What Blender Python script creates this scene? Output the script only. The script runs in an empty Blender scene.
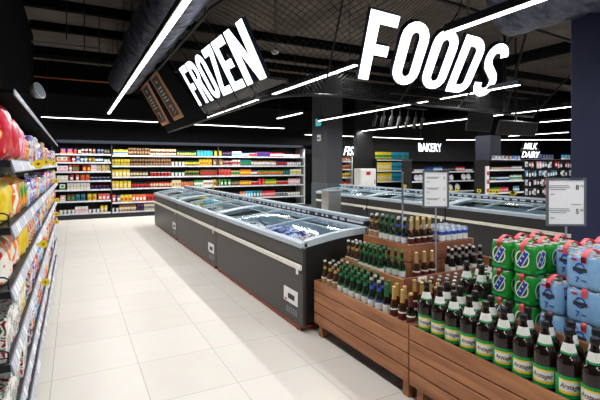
import bpy, math, random
from mathutils import Vector, Matrix
random.seed(7)
SC = bpy.context.scene
COL = SC.collection
PI = math.pi

# ------------------------------------------------------------------ materials
def lin(c):
    c = c / 255.0
    return c / 12.92 if c <= .04045 else ((c + .055) / 1.055) ** 2.4
def rgb(t): return (lin(t[0]), lin(t[1]), lin(t[2]), 1)
MATS = {}
def new_mat(key):
    m = bpy.data.materials.new(key); m.use_nodes = True
    MATS[key] = m
    return m, m.node_tree.nodes, m.node_tree.links, m.node_tree.nodes['Principled BSDF']
def solid(key, c, rough=.5, metal=0., var=0.06, scale=30, bump=0, emit=None, coat=0):
    if key in MATS: return key
    m, N, L, P = new_mat(key)
    P.inputs['Roughness'].default_value = rough
    P.inputs['Metallic'].default_value = metal
    P.inputs['Coat Weight'].default_value = coat
    col = rgb(c)
    tc = N.new('ShaderNodeTexCoord'); no = N.new('ShaderNodeTexNoise')
    no.inputs['Scale'].default_value = scale; no.inputs['Detail'].default_value = 4
    L.new(tc.outputs['Object'], no.inputs['Vector'])
    cr = N.new('ShaderNodeValToRGB')
    cr.color_ramp.elements[0].position = .3; cr.color_ramp.elements[1].position = .7
    cr.color_ramp.elements[0].color = tuple(x * (1 - var) for x in col[:3]) + (1,)
    cr.color_ramp.elements[1].color = tuple(min(1, x * (1 + var)) for x in col[:3]) + (1,)
    L.new(no.outputs['Fac'], cr.inputs['Fac']); L.new(cr.outputs['Color'], P.inputs['Base Color'])
    if bump:
        b = N.new('ShaderNodeBump'); b.inputs['Strength'].default_value = bump; b.inputs['Distance'].default_value = .02
        L.new(no.outputs['Fac'], b.inputs['Height']); L.new(b.outputs['Normal'], P.inputs['Normal'])
    if emit:
        P.inputs['Emission Color'].default_value = rgb(emit[0]); P.inputs['Emission Strength'].default_value = emit[1]
    return key
def pattern(key, cols, scale=14, rough=.3, stops=None, bump=.15):
    """printed film: hard-edged patches of several inks"""
    if key in MATS: return key
    m, N, L, P = new_mat(key)
    P.inputs['Roughness'].default_value = rough
    tc = N.new('ShaderNodeTexCoord'); no = N.new('ShaderNodeTexNoise')
    no.inputs['Scale'].default_value = scale; no.inputs['Detail'].default_value = 1.5; no.inputs['Distortion'].default_value = .8
    L.new(tc.outputs['Object'], no.inputs['Vector'])
    cr = N.new('ShaderNodeValToRGB'); cr.color_ramp.interpolation = 'CONSTANT'
    n = len(cols)
    if not stops: stops = [0] + [.36 + .28 * i / max(1, n - 2) for i in range(n - 1)]
    els = cr.color_ramp.elements
    els[0].position = 0; els[0].color = rgb(cols[0]); els[1].position = stops[1]; els[1].color = rgb(cols[1])
    for i in range(2, n):
        e = els.new(stops[i]); e.color = rgb(cols[i])
    L.new(no.outputs['Fac'], cr.inputs['Fac']); L.new(cr.outputs['Color'], P.inputs['Base Color'])
    n2 = N.new('ShaderNodeTexNoise'); n2.inputs['Scale'].default_value = scale * 2.2
    L.new(tc.outputs['Object'], n2.inputs['Vector'])
    b = N.new('ShaderNodeBump'); b.inputs['Strength'].default_value = bump; b.inputs['Distance'].default_value = .02
    L.new(n2.outputs['Fac'], b.inputs['Height']); L.new(b.outputs['Normal'], P.inputs['Normal'])
    return key
def emissive(key, c, s):
    if key in MATS: return key
    m, N, L, P = new_mat(key)
    P.inputs['Base Color'].default_value = rgb(c)
    P.inputs['Emission Color'].default_value = rgb(c); P.inputs['Emission Strength'].default_value = s
    return key
def wood(key, c1, c2, axis):
    m, N, L, P = new_mat(key)
    tc = N.new('ShaderNodeTexCoord'); mp = N.new('ShaderNodeMapping')
    sc = [11, 11, 11]; sc[axis] = 1.3
    mp.inputs['Scale'].default_value = sc
    L.new(tc.outputs['Object'], mp.inputs['Vector'])
    no = N.new('ShaderNodeTexNoise'); no.inputs['Scale'].default_value = 1.2; no.inputs['Detail'].default_value = 6; no.inputs['Distortion'].default_value = 1.1
    L.new(mp.outputs['Vector'], no.inputs['Vector'])
    cr = N.new('ShaderNodeValToRGB'); cr.color_ramp.elements[0].position = .3; cr.color_ramp.elements[1].position = .72
    cr.color_ramp.elements[0].color = rgb(c1); cr.color_ramp.elements[1].color = rgb(c2)
    L.new(no.outputs['Fac'], cr.inputs['Fac']); L.new(cr.outputs['Color'], P.inputs['Base Color'])
    b = N.new('ShaderNodeBump'); b.inputs['Strength'].default_value = .25; b.inputs['Distance'].default_value = .004
    L.new(no.outputs['Fac'], b.inputs['Height']); L.new(b.outputs['Normal'], P.inputs['Normal'])
    P.inputs['Roughness'].default_value = .5
    return key
def floor_mat():
    m, N, L, P = new_mat('floor_tiles')
    tc = N.new('ShaderNodeTexCoord'); mp = N.new('ShaderNodeMapping')
    mp.inputs['Location'].default_value = (.14, -3.63 + .655 * 20, 0)
    L.new(tc.outputs['Object'], mp.inputs['Vector'])
    br = N.new('ShaderNodeTexBrick'); br.offset = 0; br.squash = 1
    br.inputs['Scale'].default_value = 1; br.inputs['Brick Width'].default_value = .6; br.inputs['Row Height'].default_value = .655
    br.inputs['Mortar Size'].default_value = .0022; br.inputs['Mortar Smooth'].default_value = .1
    br.inputs['Color1'].default_value = rgb((232, 226, 217)); br.inputs['Color2'].default_value = rgb((226, 220, 210))
    br.inputs['Mortar'].default_value = rgb((166, 162, 156))
    L.new(mp.outputs['Vector'], br.inputs['Vector'])
    no = N.new('ShaderNodeTexNoise'); no.inputs['Scale'].default_value = 5; no.inputs['Detail'].default_value = 5
    L.new(tc.outputs['Object'], no.inputs['Vector'])
    mx = N.new('ShaderNodeMix'); mx.data_type = 'RGBA'; mx.blend_type = 'MULTIPLY'; mx.inputs[0].default_value = .12
    L.new(br.outputs['Color'], mx.inputs[6]); L.new(no.outputs['Color'], mx.inputs[7])
    L.new(mx.outputs[2], P.inputs['Base Color'])
    P.inputs['Roughness'].default_value = .42
    return 'floor_tiles'
def glass_mat():
    m, N, L, P = new_mat('lid_glass')
    out = [n for n in N if n.type == 'OUTPUT_MATERIAL'][0]
    N.remove(P)
    tr = N.new('ShaderNodeBsdfTransparent'); tr.inputs['Color'].default_value = (.86, .95, .97, 1)
    gl = N.new('ShaderNodeBsdfGlossy'); gl.inputs['Roughness'].default_value = .06; gl.inputs['Color'].default_value = (.9, .97, 1, 1)
    fr = N.new('ShaderNodeFresnel'); fr.inputs['IOR'].default_value = 1.22
    mx = N.new('ShaderNodeMixShader')
    L.new(fr.outputs[0], mx.inputs[0]); L.new(tr.outputs[0], mx.inputs[1]); L.new(gl.outputs[0], mx.inputs[2])
    L.new(mx.outputs[0], out.inputs['Surface'])
    return 'lid_glass'
floor_mat(); glass_mat()
wood('crate_wood_along', (128, 78, 46), (184, 124, 80), 1)
wood('crate_wood_across', (112, 66, 46), (156, 102, 76), 0)
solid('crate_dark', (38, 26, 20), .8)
solid('black', (14, 14, 16), .5); solid('matte_black', (9, 9, 10), .8)
solid('charcoal', (56, 54, 52), .42, var=.08, scale=60); solid('dark_front', (34, 33, 34), .5); solid('near_black_panel', (20, 20, 21), .45)
solid('wall_black', (5, 6, 10), .95); MATS['wall_black'].node_tree.nodes['Principled BSDF'].inputs['Specular IOR Level'].default_value = .08
solid('column_grey', (62, 64, 70), .6); solid('column_navy', (20, 30, 66), .6); solid('column_dark_navy', (24, 28, 44), .6); solid('column_plinth', (70, 80, 86), .5)
solid('rim_grey', (176, 190, 200), .35); solid('liner', (170, 186, 196), .4); solid('cream_bumper', (232, 226, 212), .4)
solid('white', (240, 240, 238), .4); solid('shelf_white', (226, 228, 232), .4); solid('rail_grey', (150, 158, 172), .4)
solid('rail_label', (200, 205, 216), .5, var=.25, scale=55); solid('plinth_red', (132, 58, 30), .5)
solid('steel', (180, 182, 182), .3, .9); solid('chrome', (200, 200, 205), .2, 1.)
solid('ceiling_concrete', (88, 80, 72), .9, var=.4, scale=1.3); solid('beam_dark', (7, 7, 7), .95); MATS['beam_dark'].node_tree.nodes['Principled BSDF'].inputs['Specular IOR Level'].default_value = .05
solid('duct_foil', (82, 86, 104), .4, .5, var=.5, scale=9, bump=2.5); solid('pipe_grey', (96, 96, 96), .6)
solid('soffit_grey', (82, 78, 74), .8)
solid('copper', (150, 84, 48), .4, .6); solid('navy_side', (10, 18, 52), .5)
solid('yellow_tag', (236, 206, 20), .5); solid('tag_ink', (50, 46, 10), .6); solid('ink', (44, 46, 52), .7); solid('grey_ink', (150, 152, 160), .7)
solid('paper', (240, 241, 244), .6, var=.02); solid('sign_frame', (92, 98, 106), .5)
solid('menu_wood', (178, 122, 84), .6); solid('menu_board', (44, 44, 46), .7); solid('chalk', (190, 185, 175), .8)
emissive('strip_light', (255, 252, 246), 7); emissive('letter_glow', (240, 246, 255), 2.6); emissive('exit_glow', (60, 190, 200), .7)
solid('screen', (10, 10, 12), .25); solid('red_ink', (196, 30, 40), .5)
solid('green_glass', (4, 32, 16), .06, var=.1, coat=.8); solid('brown_glass', (48, 26, 12), .08); solid('amber_glass', (56, 34, 14), .1, coat=.5)
solid('dark_glass', (14, 10, 10), .08); solid('pet_brown', (30, 20, 17), .12, var=.15, scale=40)
solid('gold_foil', (206, 172, 104), .3, .5); solid('green_cap', (24, 112, 62), .35); solid('white_label', (226, 226, 222), .5)
solid('blue_label', (52, 78, 176), .45); solid('cap_black', (24, 20, 20), .3); solid('cap_silver', (190, 190, 186), .3, .6)
solid('label_green', (0, 150, 74), .45); solid('label_yellow', (240, 206, 40), .5); solid('wine_red', (84, 22, 26), .5)
solid('can_tin', (178, 196, 226), .3, .5, var=.25, scale=60); solid('green_film', (24, 140, 40), .25, bump=.35, scale=22)
solid('blue_film', (132, 178, 220), .25, bump=.35, scale=22); solid('deep_blue', (20, 56, 160), .35)
solid('handle_red', (236, 84, 92), .35); solid('handle_pink', (240, 170, 186), .3)

# ------------------------------------------------------------------ mesh builder
class MB:
    def __init__(s): s.v = []; s.f = []; s.m = []; s.s = []
    def face(s, pts, mat, smooth=False):
        i = len(s.v); s.v += [tuple(p) for p in pts]; s.f.append(list(range(i, i + len(pts)))); s.m.append(mat); s.s.append(smooth)
    def grid(s, rows, mat, smooth=True, close=False, matf=None):
        """rows: list of lists of points"""
        i0 = len(s.v); n = len(rows[0])
        for r in rows: s.v += [tuple(p) for p in r]
        for a in range(len(rows) - 1):
            for b in range(n if close else n - 1):
                c = (b + 1) % n
                s.f.append([i0 + a * n + b, i0 + a * n + c, i0 + (a + 1) * n + c, i0 + (a + 1) * n + b])
                s.m.append(matf(a, b) if matf else mat); s.s.append(smooth)
    def box(s, x0, x1, y0, y1, z0, z1, mat, ch=0, M=None):
        c = [(x0, y0, z0), (x1, y0, z0), (x1, y1, z0), (x0, y1, z0), (x0, y0, z1), (x1, y0, z1), (x1, y1, z1), (x0, y1, z1)]
        if ch > 0:
            rows = []
            for z, k in ((z0, ch), (z0 + ch, 0), (z1 - ch, 0), (z1, ch)):
                a, b, cc, d = x0 + k, x1 - k, y0 + k, y1 - k; e = ch * .7
                rows.append([(a + e, cc, z), (b - e, cc, z), (b, cc + e, z), (b, d - e, z), (b - e, d, z), (a + e, d, z), (a, d - e, z), (a, cc + e, z)])
            if M: rows = [[tuple(M @ Vector(p)) for p in r] for r in rows]
            s.grid(rows, mat, False, True)
            s.face(rows[0][::-1], mat); s.face(rows[-1], mat)
            return
        if M: c = [tuple(M @ Vector(p)) for p in c]
        i = len(s.v); s.v += c
        for q in ((0, 3, 2, 1), (4, 5, 6, 7), (0, 1, 5, 4), (1, 2, 6, 5), (2, 3, 7, 6), (3, 0, 4, 7)):
            s.f.append([i + k for k in q]); s.m.append(mat); s.s.append(False)
    def lathe(s, prof, mats, n=16, cx=0, cy=0, cap0=True, cap1=True, a0=0, a1=2 * PI):
        """prof: [(r,z)...]; mats: one key or one per segment"""
        full = abs(a1 - a0 - 2 * PI) < 1e-6
        rows = []
        for r, z in prof:
            rows.append([(cx + r * math.cos(a0 + (a1 - a0) * k / n), cy + r * math.sin(a0 + (a1 - a0) * k / n), z) for k in range(n if full else n + 1)])
        mf = (lambda a, b: mats[a]) if isinstance(mats, (list, tuple)) else None
        s.grid(rows, mats if not mf else None, True, full, mf)
        if cap0 and full: s.face(rows[0][::-1], mats[0] if mf else mats)
        if cap1 and full: s.face(rows[-1], mats[-1] if mf else mats)
    def tube(s, pts, r, mat, n=6):
        pts = [Vector(p) for p in pts]; rows = []
        for i, p in enumerate(pts):
            d = (pts[min(i + 1, len(pts) - 1)] - pts[max(i - 1, 0)]).normalized()
            a = d.cross(Vector((0, 0, 1)));
            if a.length < .05: a = d.cross(Vector((1, 0, 0)))
            a.normalize(); b = d.cross(a).normalized()
            rows.append([p + a * r * math.cos(2 * PI * k / n) + b * r * math.sin(2 * PI * k / n) for k in range(n)])
        s.grid(rows, mat, True, True); s.face(rows[0], mat); s.face(rows[-1][::-1], mat)
    def build(s, name, parent=None, loc=None):
        me = bpy.data.meshes.new(name); me.from_pydata(s.v, [], s.f)
        keys = []
        for k in s.m:
            if k not in keys: keys.append(k)
        for k in keys: me.materials.append(MATS[k])
        idx = {k: i for i, k in enumerate(keys)}
        me.polygons.foreach_set('material_index', [idx[k] for k in s.m])
        me.polygons.foreach_set('use_smooth', s.s)
        me.update()
        o = bpy.data.objects.new(name, me); COL.objects.link(o)
        if parent: o.parent = parent
        if loc: o.location = loc
        return o

def tag(o, label=None, cat=None, group=None, kind=None):
    if label:
        o['label'] = label
        pass
    if cat: o['category'] = cat
    if group: o['group'] = group
    if kind: o['kind'] = kind
    return o
def empty(name, loc=(0, 0, 0), rz=0, label=None, cat=None, group=None):
    o = bpy.data.objects.new(name, None); COL.objects.link(o); o.location = loc; o.rotation_euler = (0, 0, rz)
    return tag(o, label, cat, group)
def kids(o): return [c for c in KID.get(o.name, [])]
KID = {}
def index_kids():
    KID.clear()
    for o in bpy.data.objects:
        if o.parent: KID.setdefault(o.parent.name, []).append(o)
def copy_tree(o, parent=None):
    c = o.copy(); COL.objects.link(c)
    if parent: c.parent = parent
    for ch in kids(o): copy_tree(ch, c)
    return c
def struct(mb, name): return tag(mb.build(name), kind='structure')
FIRST = set()
def place(proto, loc, rz=0, label=None, cat=None, group=None, rot=None, scale=None):
    """first use moves the prototype itself, later uses copy it with its parts"""
    if proto.name not in FIRST:
        FIRST.add(proto.name); o = proto
    else:
        if proto.name not in PROTO_KIDS:
            PROTO_KIDS[proto.name] = True; index_kids()
        o = copy_tree(proto)
    o.location = loc; o.rotation_euler = rot if rot else (0, 0, rz)
    if scale: o.scale = scale
    for k in ('label', 'category', 'group'):
        if k in o: del o[k]
    return tag(o, label, cat, group)
PROTO_KIDS = {}

# text as a flat mesh in the XY plane, centred, height ~ size
def text_mesh(name, txt, size, mat, parent=None, M=None, bend=None, shear=0, width=None):
    cu = bpy.data.curves.new(name, 'FONT'); cu.body = txt; cu.size = size; cu.align_x = 'CENTER'; cu.align_y = 'CENTER'; cu.shear = shear
    cu.resolution_u = 2; cu.offset = size * .012
    t = bpy.data.objects.new('tmp_text', cu); COL.objects.link(t)
    bpy.context.view_layer.update()
    me = bpy.data.meshes.new_from_object(t.evaluated_get(bpy.context.evaluated_depsgraph_get()))
    bpy.data.objects.remove(t); bpy.data.curves.remove(cu)
    me.name = name; me.materials.clear(); me.materials.append(MATS[mat])
    if width:
        xs = [v.co.x for v in me.vertices]; k = width / max(1e-6, max(xs) - min(xs)); c = (max(xs) + min(xs)) / 2
        for v in me.vertices: v.co.x = (v.co.x - c) * k
    for v in me.vertices:
        if bend: v.co = bend(v.co)
        if M: v.co = M @ v.co
    o = bpy.data.objects.new(name, me); COL.objects.link(o)
    if parent: o.parent = parent
    return o
def frame_M(org, ux, uy):
    ux = Vector(ux).normalized(); uy = Vector(uy); uz = ux.cross(uy).normalized(); uy = uz.cross(ux)
    M = Matrix.Identity(4)
    for i, a in enumerate((ux, uy, uz)):
        for j in range(3): M[j][i] = a[j]
    for j in range(3): M[j][3] = org[j]
    return M

# ------------------------------------------------------------------ camera
H = 1.58; FPX = 430.; YAW = math.radians(27.8)
CS, SN = math.cos(YAW), math.sin(YAW)
cam = bpy.data.cameras.new('camera'); co = bpy.data.objects.new('camera', cam); COL.objects.link(co)
cam.sensor_width = 36; cam.lens = 36 * FPX / 600; cam.shift_y = -(200 - 165) / 600; cam.clip_start = .02
co.location = (0, 0, H); co.rotation_euler = (PI / 2, 0, -YAW)
SC.camera = co
def x_at(px, Y):          # where the sight line of an image column crosses a shelf front at depth Y
    r = (px - 300) / FPX
    return Y * (SN + CS * r) / (CS - SN * r)

# ------------------------------------------------------------------ setting
ZC = 4.6
m = MB(); m.box(-4, 22, -4, 15.6, -.1, 0, 'floor_tiles'); struct(m, 'floor')
m = MB(); m.box(-4, 22, -4, 15.6, ZC, ZC + .1, 'ceiling_concrete'); struct(m, 'ceiling')
m = MB(); m.box(-1.0, -.83, -4, 11.9, 0, ZC, 'wall_black'); struct(m, 'wall_left')
m = MB(); m.box(-4, 22, 15.2, 15.3, 0, ZC, 'matte_black'); struct(m, 'wall_back')
m = MB(); m.box(21.5, 21.6, -4, 15.2, 0, ZC, 'beam_dark'); struct(m, 'wall_right')

def column(name, x0, x1, y0, y1, top, mat, label, band=None):
    m = MB(); m.box(x0, x1, y0, y1, 0, top, mat, .01); o = m.build(name)
    tag(o, label, 'column')
    if band:
        m = MB(); m.box(x0 - .015, x1 + .015, y0 - .015, y1 + .015, .02, band, 'column_plinth', .01); m.build('cladding', o)
    return o
column('column', 7.0, 7.576, 11.47, 12.43, ZC, 'column_grey', 'grey square column behind the open freezers, with a green exit sign', 1.0)
column('column', 5.3, 5.95, 2.15, 3.06, ZC, 'column_navy', 'navy blue column at the right edge, behind the blue beer packs')
mc = column('column', 10.3, x_at(501, 8.14), 8.14, 8.65, 2.42, 'column_dark_navy', 'dark navy column between the bakery shelves and the hanging goods')
m = MB(); m.box(10.4, 10.9, 8.2, 8.6, 2.421, ZC, 'wall_black'); m.build('bare_core', mc)
column('column', x_at(356.5, 13.2), x_at(373, 13.2), 13.2, 13.4, ZC, 'near_black_panel', 'dark column behind the white cabinet, beside the fish counter sign')

# ceiling beams, each its own thing
def beam(name, x0, x1, y0, y1, z0, z1, mat, label):
    m = MB(); m.box(x0, x1, y0, y1, z0, z1, mat); tag(m.build(name), label, 'beam', None)
beam('ceiling_beam', -.8, 21.4, 9.0, 9.16, 4.44, ZC - .002, 'beam_dark', 'nearest dark beam crossing under the ceiling, above the white tube')
beam('ceiling_beam', -.8, 21.4, 10.5, 10.66, 4.44, ZC - .002, 'beam_dark', 'second dark beam crossing under the ceiling, just before the thin pale pipe')
beam('ceiling_beam', -3.9, 21.4, 12.7, 13.2, 4.4, ZC - .002, 'beam_dark', 'broad dark beam crossing under the ceiling, beyond the thin pale pipe')
beam('ceiling_beam', -3.9, 21.4, 14.4, 14.8, 3.7, ZC - .002, 'beam_dark', 'farthest low beam under the ceiling, near the back wall')
m = MB(); m.tube([(-.8, 10.9, 4.25), (.5, 10.9, 4.25)], .022, 'pipe_grey'); tag(m.build('ceiling_pipe'), 'thin pale pipe running under the ceiling at upper left', 'pipe')
m = MB(); m.tube([(-3, 13.2, 3.9), (3, 13.2, 3.9)], .02, 'copper'); tag(m.build('ceiling_pipe'), 'thin copper coloured pipe under the ceiling at left', 'pipe')
for i, x in enumerate((-.1, .18, .45)):
    m = MB(); m.tube([(x, 8.3 + i * .5, 3.7 - .1 * i), (x, 8.3 + i * .5, ZC)], .01, 'black', 5)
    tag(m.build('hanger_rod'), 'thin black hanger rod left of the big duct', 'rod', 'hanger rods beside the big duct')

for k, (p0, p1, r_, lb) in enumerate((((3.9, 7.6, 4.1), (21, 7.6, 4.1), .05, 'black conduit crossing under the ceiling beyond the word FOODS, the nearer one'),
        ((3.6, 10.4, 4.2), (21, 10.4, 4.2), .09, 'thick dark pipe crossing under the ceiling beyond the word FOODS'),
        ((8.6, 3.0, 3.9), (8.6, 15, 3.9), .12, 'dark pipe running lengthwise under the ceiling above the screens'),
        ((13.8, 5.0, 3.7), (13.8, 15, 3.7), .15, 'wide dark pipe running lengthwise under the ceiling at far right'))):
    m = MB(); m.tube([p0, p1], r_, 'beam_dark', 10); pp_ = tag(m.build('ceiling_pipe'), lb, 'pipe')
    for t in (.1, .4, .7, .95):
        c = Vector(p0).lerp(Vector(p1), t); m = MB(); m.tube([(c.x, c.y, c.z), (c.x, c.y, ZC)], .012, 'black', 4); m.build('hanger_rod', pp_)

# ducts
def duct(name, cx, cz, r, y0, y1, label, step=.62, ph=0):
    rows = []; n = 26; y = y0
    k = 0
    while y <= y1 + 1e-6:
        ph_ = (y - y0) / step
        rr = r * (1 - .05 * max(0, math.cos(2 * PI * ph_)) ** 12) * (1 + .012 * math.sin(k * 2.3))
        rows.append([(cx + rr * (1 + .02 * math.sin(3 * a + k)) * math.cos(a), y, cz + rr * (1 + .02 * math.sin(5 * a + k * 1.3)) * math.sin(a)) for a in [2 * PI * q / n for q in range(n)]])
        y += .06; k += 1
    m = MB(); m.grid(rows, 'duct_foil', True, True); m.face(rows[0], 'duct_foil'); m.face(rows[-1][::-1], 'duct_foil')
    o = m.build(name); tag(o, label, 'duct')
    y = y0 + step / 2
    while y < y1:
        m = MB(); rr = r + .022
        m.tube([(cx + rr * math.cos(2 * PI * q / 24), y, cz + rr * math.sin(2 * PI * q / 24)) for q in range(25)], .008, 'pipe_grey', 4)
        m.build('clamp_band', o)
        for sx in (-1, 1):
            m = MB(); m.tube([(cx + sx * rr, y, cz), (cx + sx * rr, y, ZC)], .006, 'black', 4); m.build('hanger_rod', o)
        y += step * 2
    return o
duct('insulated_duct', 1.2, 3.84, .365, -.5, 12.4, 'big foil wrapped air duct running above the aisle at upper left')
duct('insulated_duct', 4.72, 3.58, .42, -.5, 3.5, 'foil wrapped air duct above the navy column at upper right')

# ------------------------------------------------------------------ lamps
def strip(p0, p1, label, power, w=.06, lamp=True, group=None, top=None):
    p0 = Vector(p0); p1 = Vector(p1); d = (p1 - p0); Lg = d.length; c = (p0 + p1) / 2
    rz = math.atan2(d.y, d.x)
    root = empty('strip_light', c, rz, label, 'lamp', group)
    m = MB(); m.box(-Lg / 2, Lg / 2, -w / 2 - .012, w / 2 + .012, .004, .075, 'black'); m.build('housing', root)
    m = MB(); m.box(-Lg / 2 + .01, Lg / 2 - .01, -w / 2, w / 2, -.006, .012, 'strip_light'); m.build('diffuser', root)
    n = max(2, int(Lg / 2.5) + 1)
    for k in range(n):
        x = -Lg / 2 + .15 + (Lg - .3) * k / (n - 1)
        m = MB(); m.tube([(x, 0, .07), (x, 0, (top or ZC) - c.z)], .004, 'black', 4); m.build('hanger_wire', root)
    if lamp:
        l = bpy.data.lights.new('strip_lamp', 'AREA'); l.shape = 'RECTANGLE'; l.size = Lg - .05; l.size_y = w * .8
        l.energy = power * Lg; l.color = (1, .995, .985)
        o = bpy.data.objects.new('strip_lamp', l); COL.objects.link(o); o.location = c - Vector((0, 0, .012)); o.rotation_euler = (0, 0, rz)
PW = 15.5
ZL = 2.85
strip((.80, -2, 2.89), (.80, 12.0, 2.89), 'long light strip over the tiled aisle, under the big duct', PW * .85, .055, top=3.46)
strip((3.18, -2, ZL), (3.18, 3.0, ZL), 'light strip in front of the last letters of FOODS', PW)
strip((3.18, 4.5, ZL), (3.18, 7.06, ZL), 'light strip seen through the mesh between the two glowing words', PW)
strip((3.18, 7.76, ZL), (3.18, 12.9, ZL), 'light strip just below the word FROZEN', PW * .8)
strip((-.75, 13.1, 2.84), (2.2, 13.1, 2.83), 'light strip running crossways before the back wall shelves, left of the menu boards', PW * .8)
strip((2.55, 13.1, 2.83), (6.3, 13.1, 2.80), 'light strip running crossways before the back wall shelves, under the word FROZEN', PW * .8)
strip((6.25, 4.4, ZL), (6.25, 6.05, ZL), 'light strip under the letter S of FOODS, left of the screens', PW)
strip((6.25, 6.4, ZL), (6.25, 10.7, ZL), 'light strip starting at the grey column, above the far freezers', PW)
strip((9.6, 2.0, ZL), (9.6, 13.6, ZL), 'light strip passing in front of the two black screens', PW)
strip((12.3, 3.0, ZL), (12.3, 8.0, ZL), 'light strip right of the black screens, third line from the front', PW)
strip((12.3, 8.6, ZL), (12.3, 10.4, ZL), 'short bluish light strip left of the middle screen', PW)
strip((17.0, 4.5, ZL), (17.0, 9.3, ZL), 'far light strip seen just right of the middle navy column', PW)
strip((17.0, 9.9, ZL), (17.0, 12.5, ZL), 'far light strip seen just left of the middle navy column', PW)
strip((7.7, 14.2, 2.72), (13.6, 14.2, 2.72), 'farthest light strip, above the diaper boxes', PW * .6)
strip((15.0, 14.2, 2.72), (20.5, 11.2, 2.72), 'farthest light strip, seen over the hanging goods', PW * .6)
strip((3.9, 13.0, 2.6), (4.6, 11.9, 2.98), 'short light strip left of the grey column', PW * .6, lamp=False) if False else None
strip((4.9, 9.2, 2.84), (4.9, 10.6, 2.84), 'short light strip hanging left of the grey column', PW)

# ------------------------------------------------------------------ mesh bulkhead with the glowing words
def path_pts():
    pts = []      # (base point, outward normal, slope)
    y = 13.55
    while y > 5.97: pts.append((Vector((2.56, y, 2.57)), Vector((-1, 0, 0)), .77)); y -= .08
    cx, cy, r = 3.36, 5.97, .8
    for k in range(0, 17):
        a = PI + (PI / 2) * k / 16
        pts.append((Vector((cx + r * math.cos(a), cy + r * math.sin(a), 2.57)), Vector((math.cos(a), math.sin(a), 0)), .77 + .23 * k / 16))
    x = 3.44
    while x < 8.5: pts.append((Vector((x, 5.17 + .09 * (x - 3.45), 2.57)), Vector((.09, -1, 0)).normalized(), 1.0)); x += .08
    return pts
PP = path_pts(); NP = len(PP); ZT = 1.15
def surf(i, z, off=0):
    i = max(0, min(NP - 1.001, i)); a = int(i); f = i - a
    b0, n0, k0 = PP[a]; b1, n1, k1 = PP[a + 1]
    b = b0.lerp(b1, f); n = n0.lerp(n1, f).normalized(); k = k0 * (1 - f) + k1 * f
    return b + n * (k * z + off) + Vector((0, 0, z))
bulk = empty('mesh_bulkhead', (0, 0, 0), 0, 'black wire mesh bulkhead with slanted sides hung around the freezer area', 'bulkhead')
m = MB()
i_solid = 58
for sgn in (1, -1):
    i = -20.0
    while i < NP + 20:
        prev = None
        for q in range(9):
            z = ZT * q / 8; ii = i + sgn * q * 1.45
            if ii < i_solid or ii > NP - 1: prev = None; continue
            p = surf(ii, z)
            if prev is not None:
                w = Vector((0, 0, .0045))
                m.face([prev - w, p - w, p + w, prev + w], 'black')
            prev = p
        i += .72
m.build('wire_mesh', bulk)
for z, r, nm in ((0, .022, 'bottom_rail'), (ZT, .03, 'top_rail')):
    m = MB(); m.tube([surf(i, z) for i in range(0, NP - 1, 3)], r, 'black', 6); m.build(nm, bulk)
m = MB(); m.grid([[surf(i, ZT * q, -.03) for i in range(0, i_solid + 1, 5)] for q in (0, 1)], 'wall_black', False)
m.grid([[surf(i, ZT * q, .0) for i in range(0, i_solid + 1, 5)] for q in (0, 1)], 'wall_black', False); m.build('side_panel', bulk)
for i in (0, 58, 70, 82, 92, 108, 126, 144, NP - 2):
    m = MB(); p0 = surf(i, 0, -.02); p1 = surf(i, ZT, -.02); m.tube([p0, p1], .014, 'black', 5); m.build('strut', bulk)
    m = MB(); m.tube([p1, (p1.x, p1.y, ZC)], .01, 'black', 5); m.build('hanger_rod', bulk)
m = MB(); m.tube([(7.3, 5.45, 2.6), (7.3, 5.45, ZC)], .03, 'black'); m.build('post', bulk)
m = MB(); m.tube([(7.35, 5.45, 2.65), (8.1, 5.45, ZC)], .025, 'pipe_grey'); m.build('brace', bulk)
m = MB(); m.box(2.62, 3.06, 6.2, 12.8, 2.93, 2.97, 'soffit_grey'); m.build('soffit', bulk)
for i in range(5):
    pass

# framed menu pictures on the solid end of the bulkhead
for n, (b0, b1, t0, t1) in enumerate(((2, 14.5, 12.5, 26), (24, 37, 32, 43.5))):
    def bil(u, v, off): return surf((b0 + (b1 - b0) * u) * (1 - v) + (t0 + (t1 - t0) * u) * v, .19 + .93 * v, off)
    def pq(u0, u1, v0, v1, off): return [bil(u0, v0, off), bil(u1, v0, off), bil(u1, v1, off), bil(u0, v1, off)]
    m = MB(); f_, b_ = pq(0, 1, 0, 1, .05), pq(0, 1, 0, 1, .02)
    m.face(f_, 'menu_wood'); m.face(b_[::-1], 'menu_wood')
    for k in range(4): m.face([b_[k], b_[(k + 1) % 4], f_[(k + 1) % 4], f_[k]], 'menu_wood')
    root = tag(m.build('framed_menu'), 'wood framed menu board left of FROZEN, the %s one' % ('farther', 'nearer')[n], 'picture')
    m = MB(); m.face(pq(.13, .87, .07, .95, .058), 'menu_board'); m.build('board', root)
    m = MB()
    for k in range(5): m.face(pq(.28, .72 - .06 * (k % 2), .70 - k * .07, .73 - k * .07, .064), 'chalk')
    m.face(pq(.42, .58, .82, .87, .064), 'chalk')
    for k in range(3): m.face([bil(.5 + .05 * k + .22 * math.cos(a) * (1 if k != 1 else .6), .30 - .08 * k + .035 * math.sin(a + k), .064 + .002 * k) for a in [2 * PI * q / 10 for q in range(10)]], 'menu_wood' if k != 1 else 'chalk')
    m.build('drawing', root)

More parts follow.
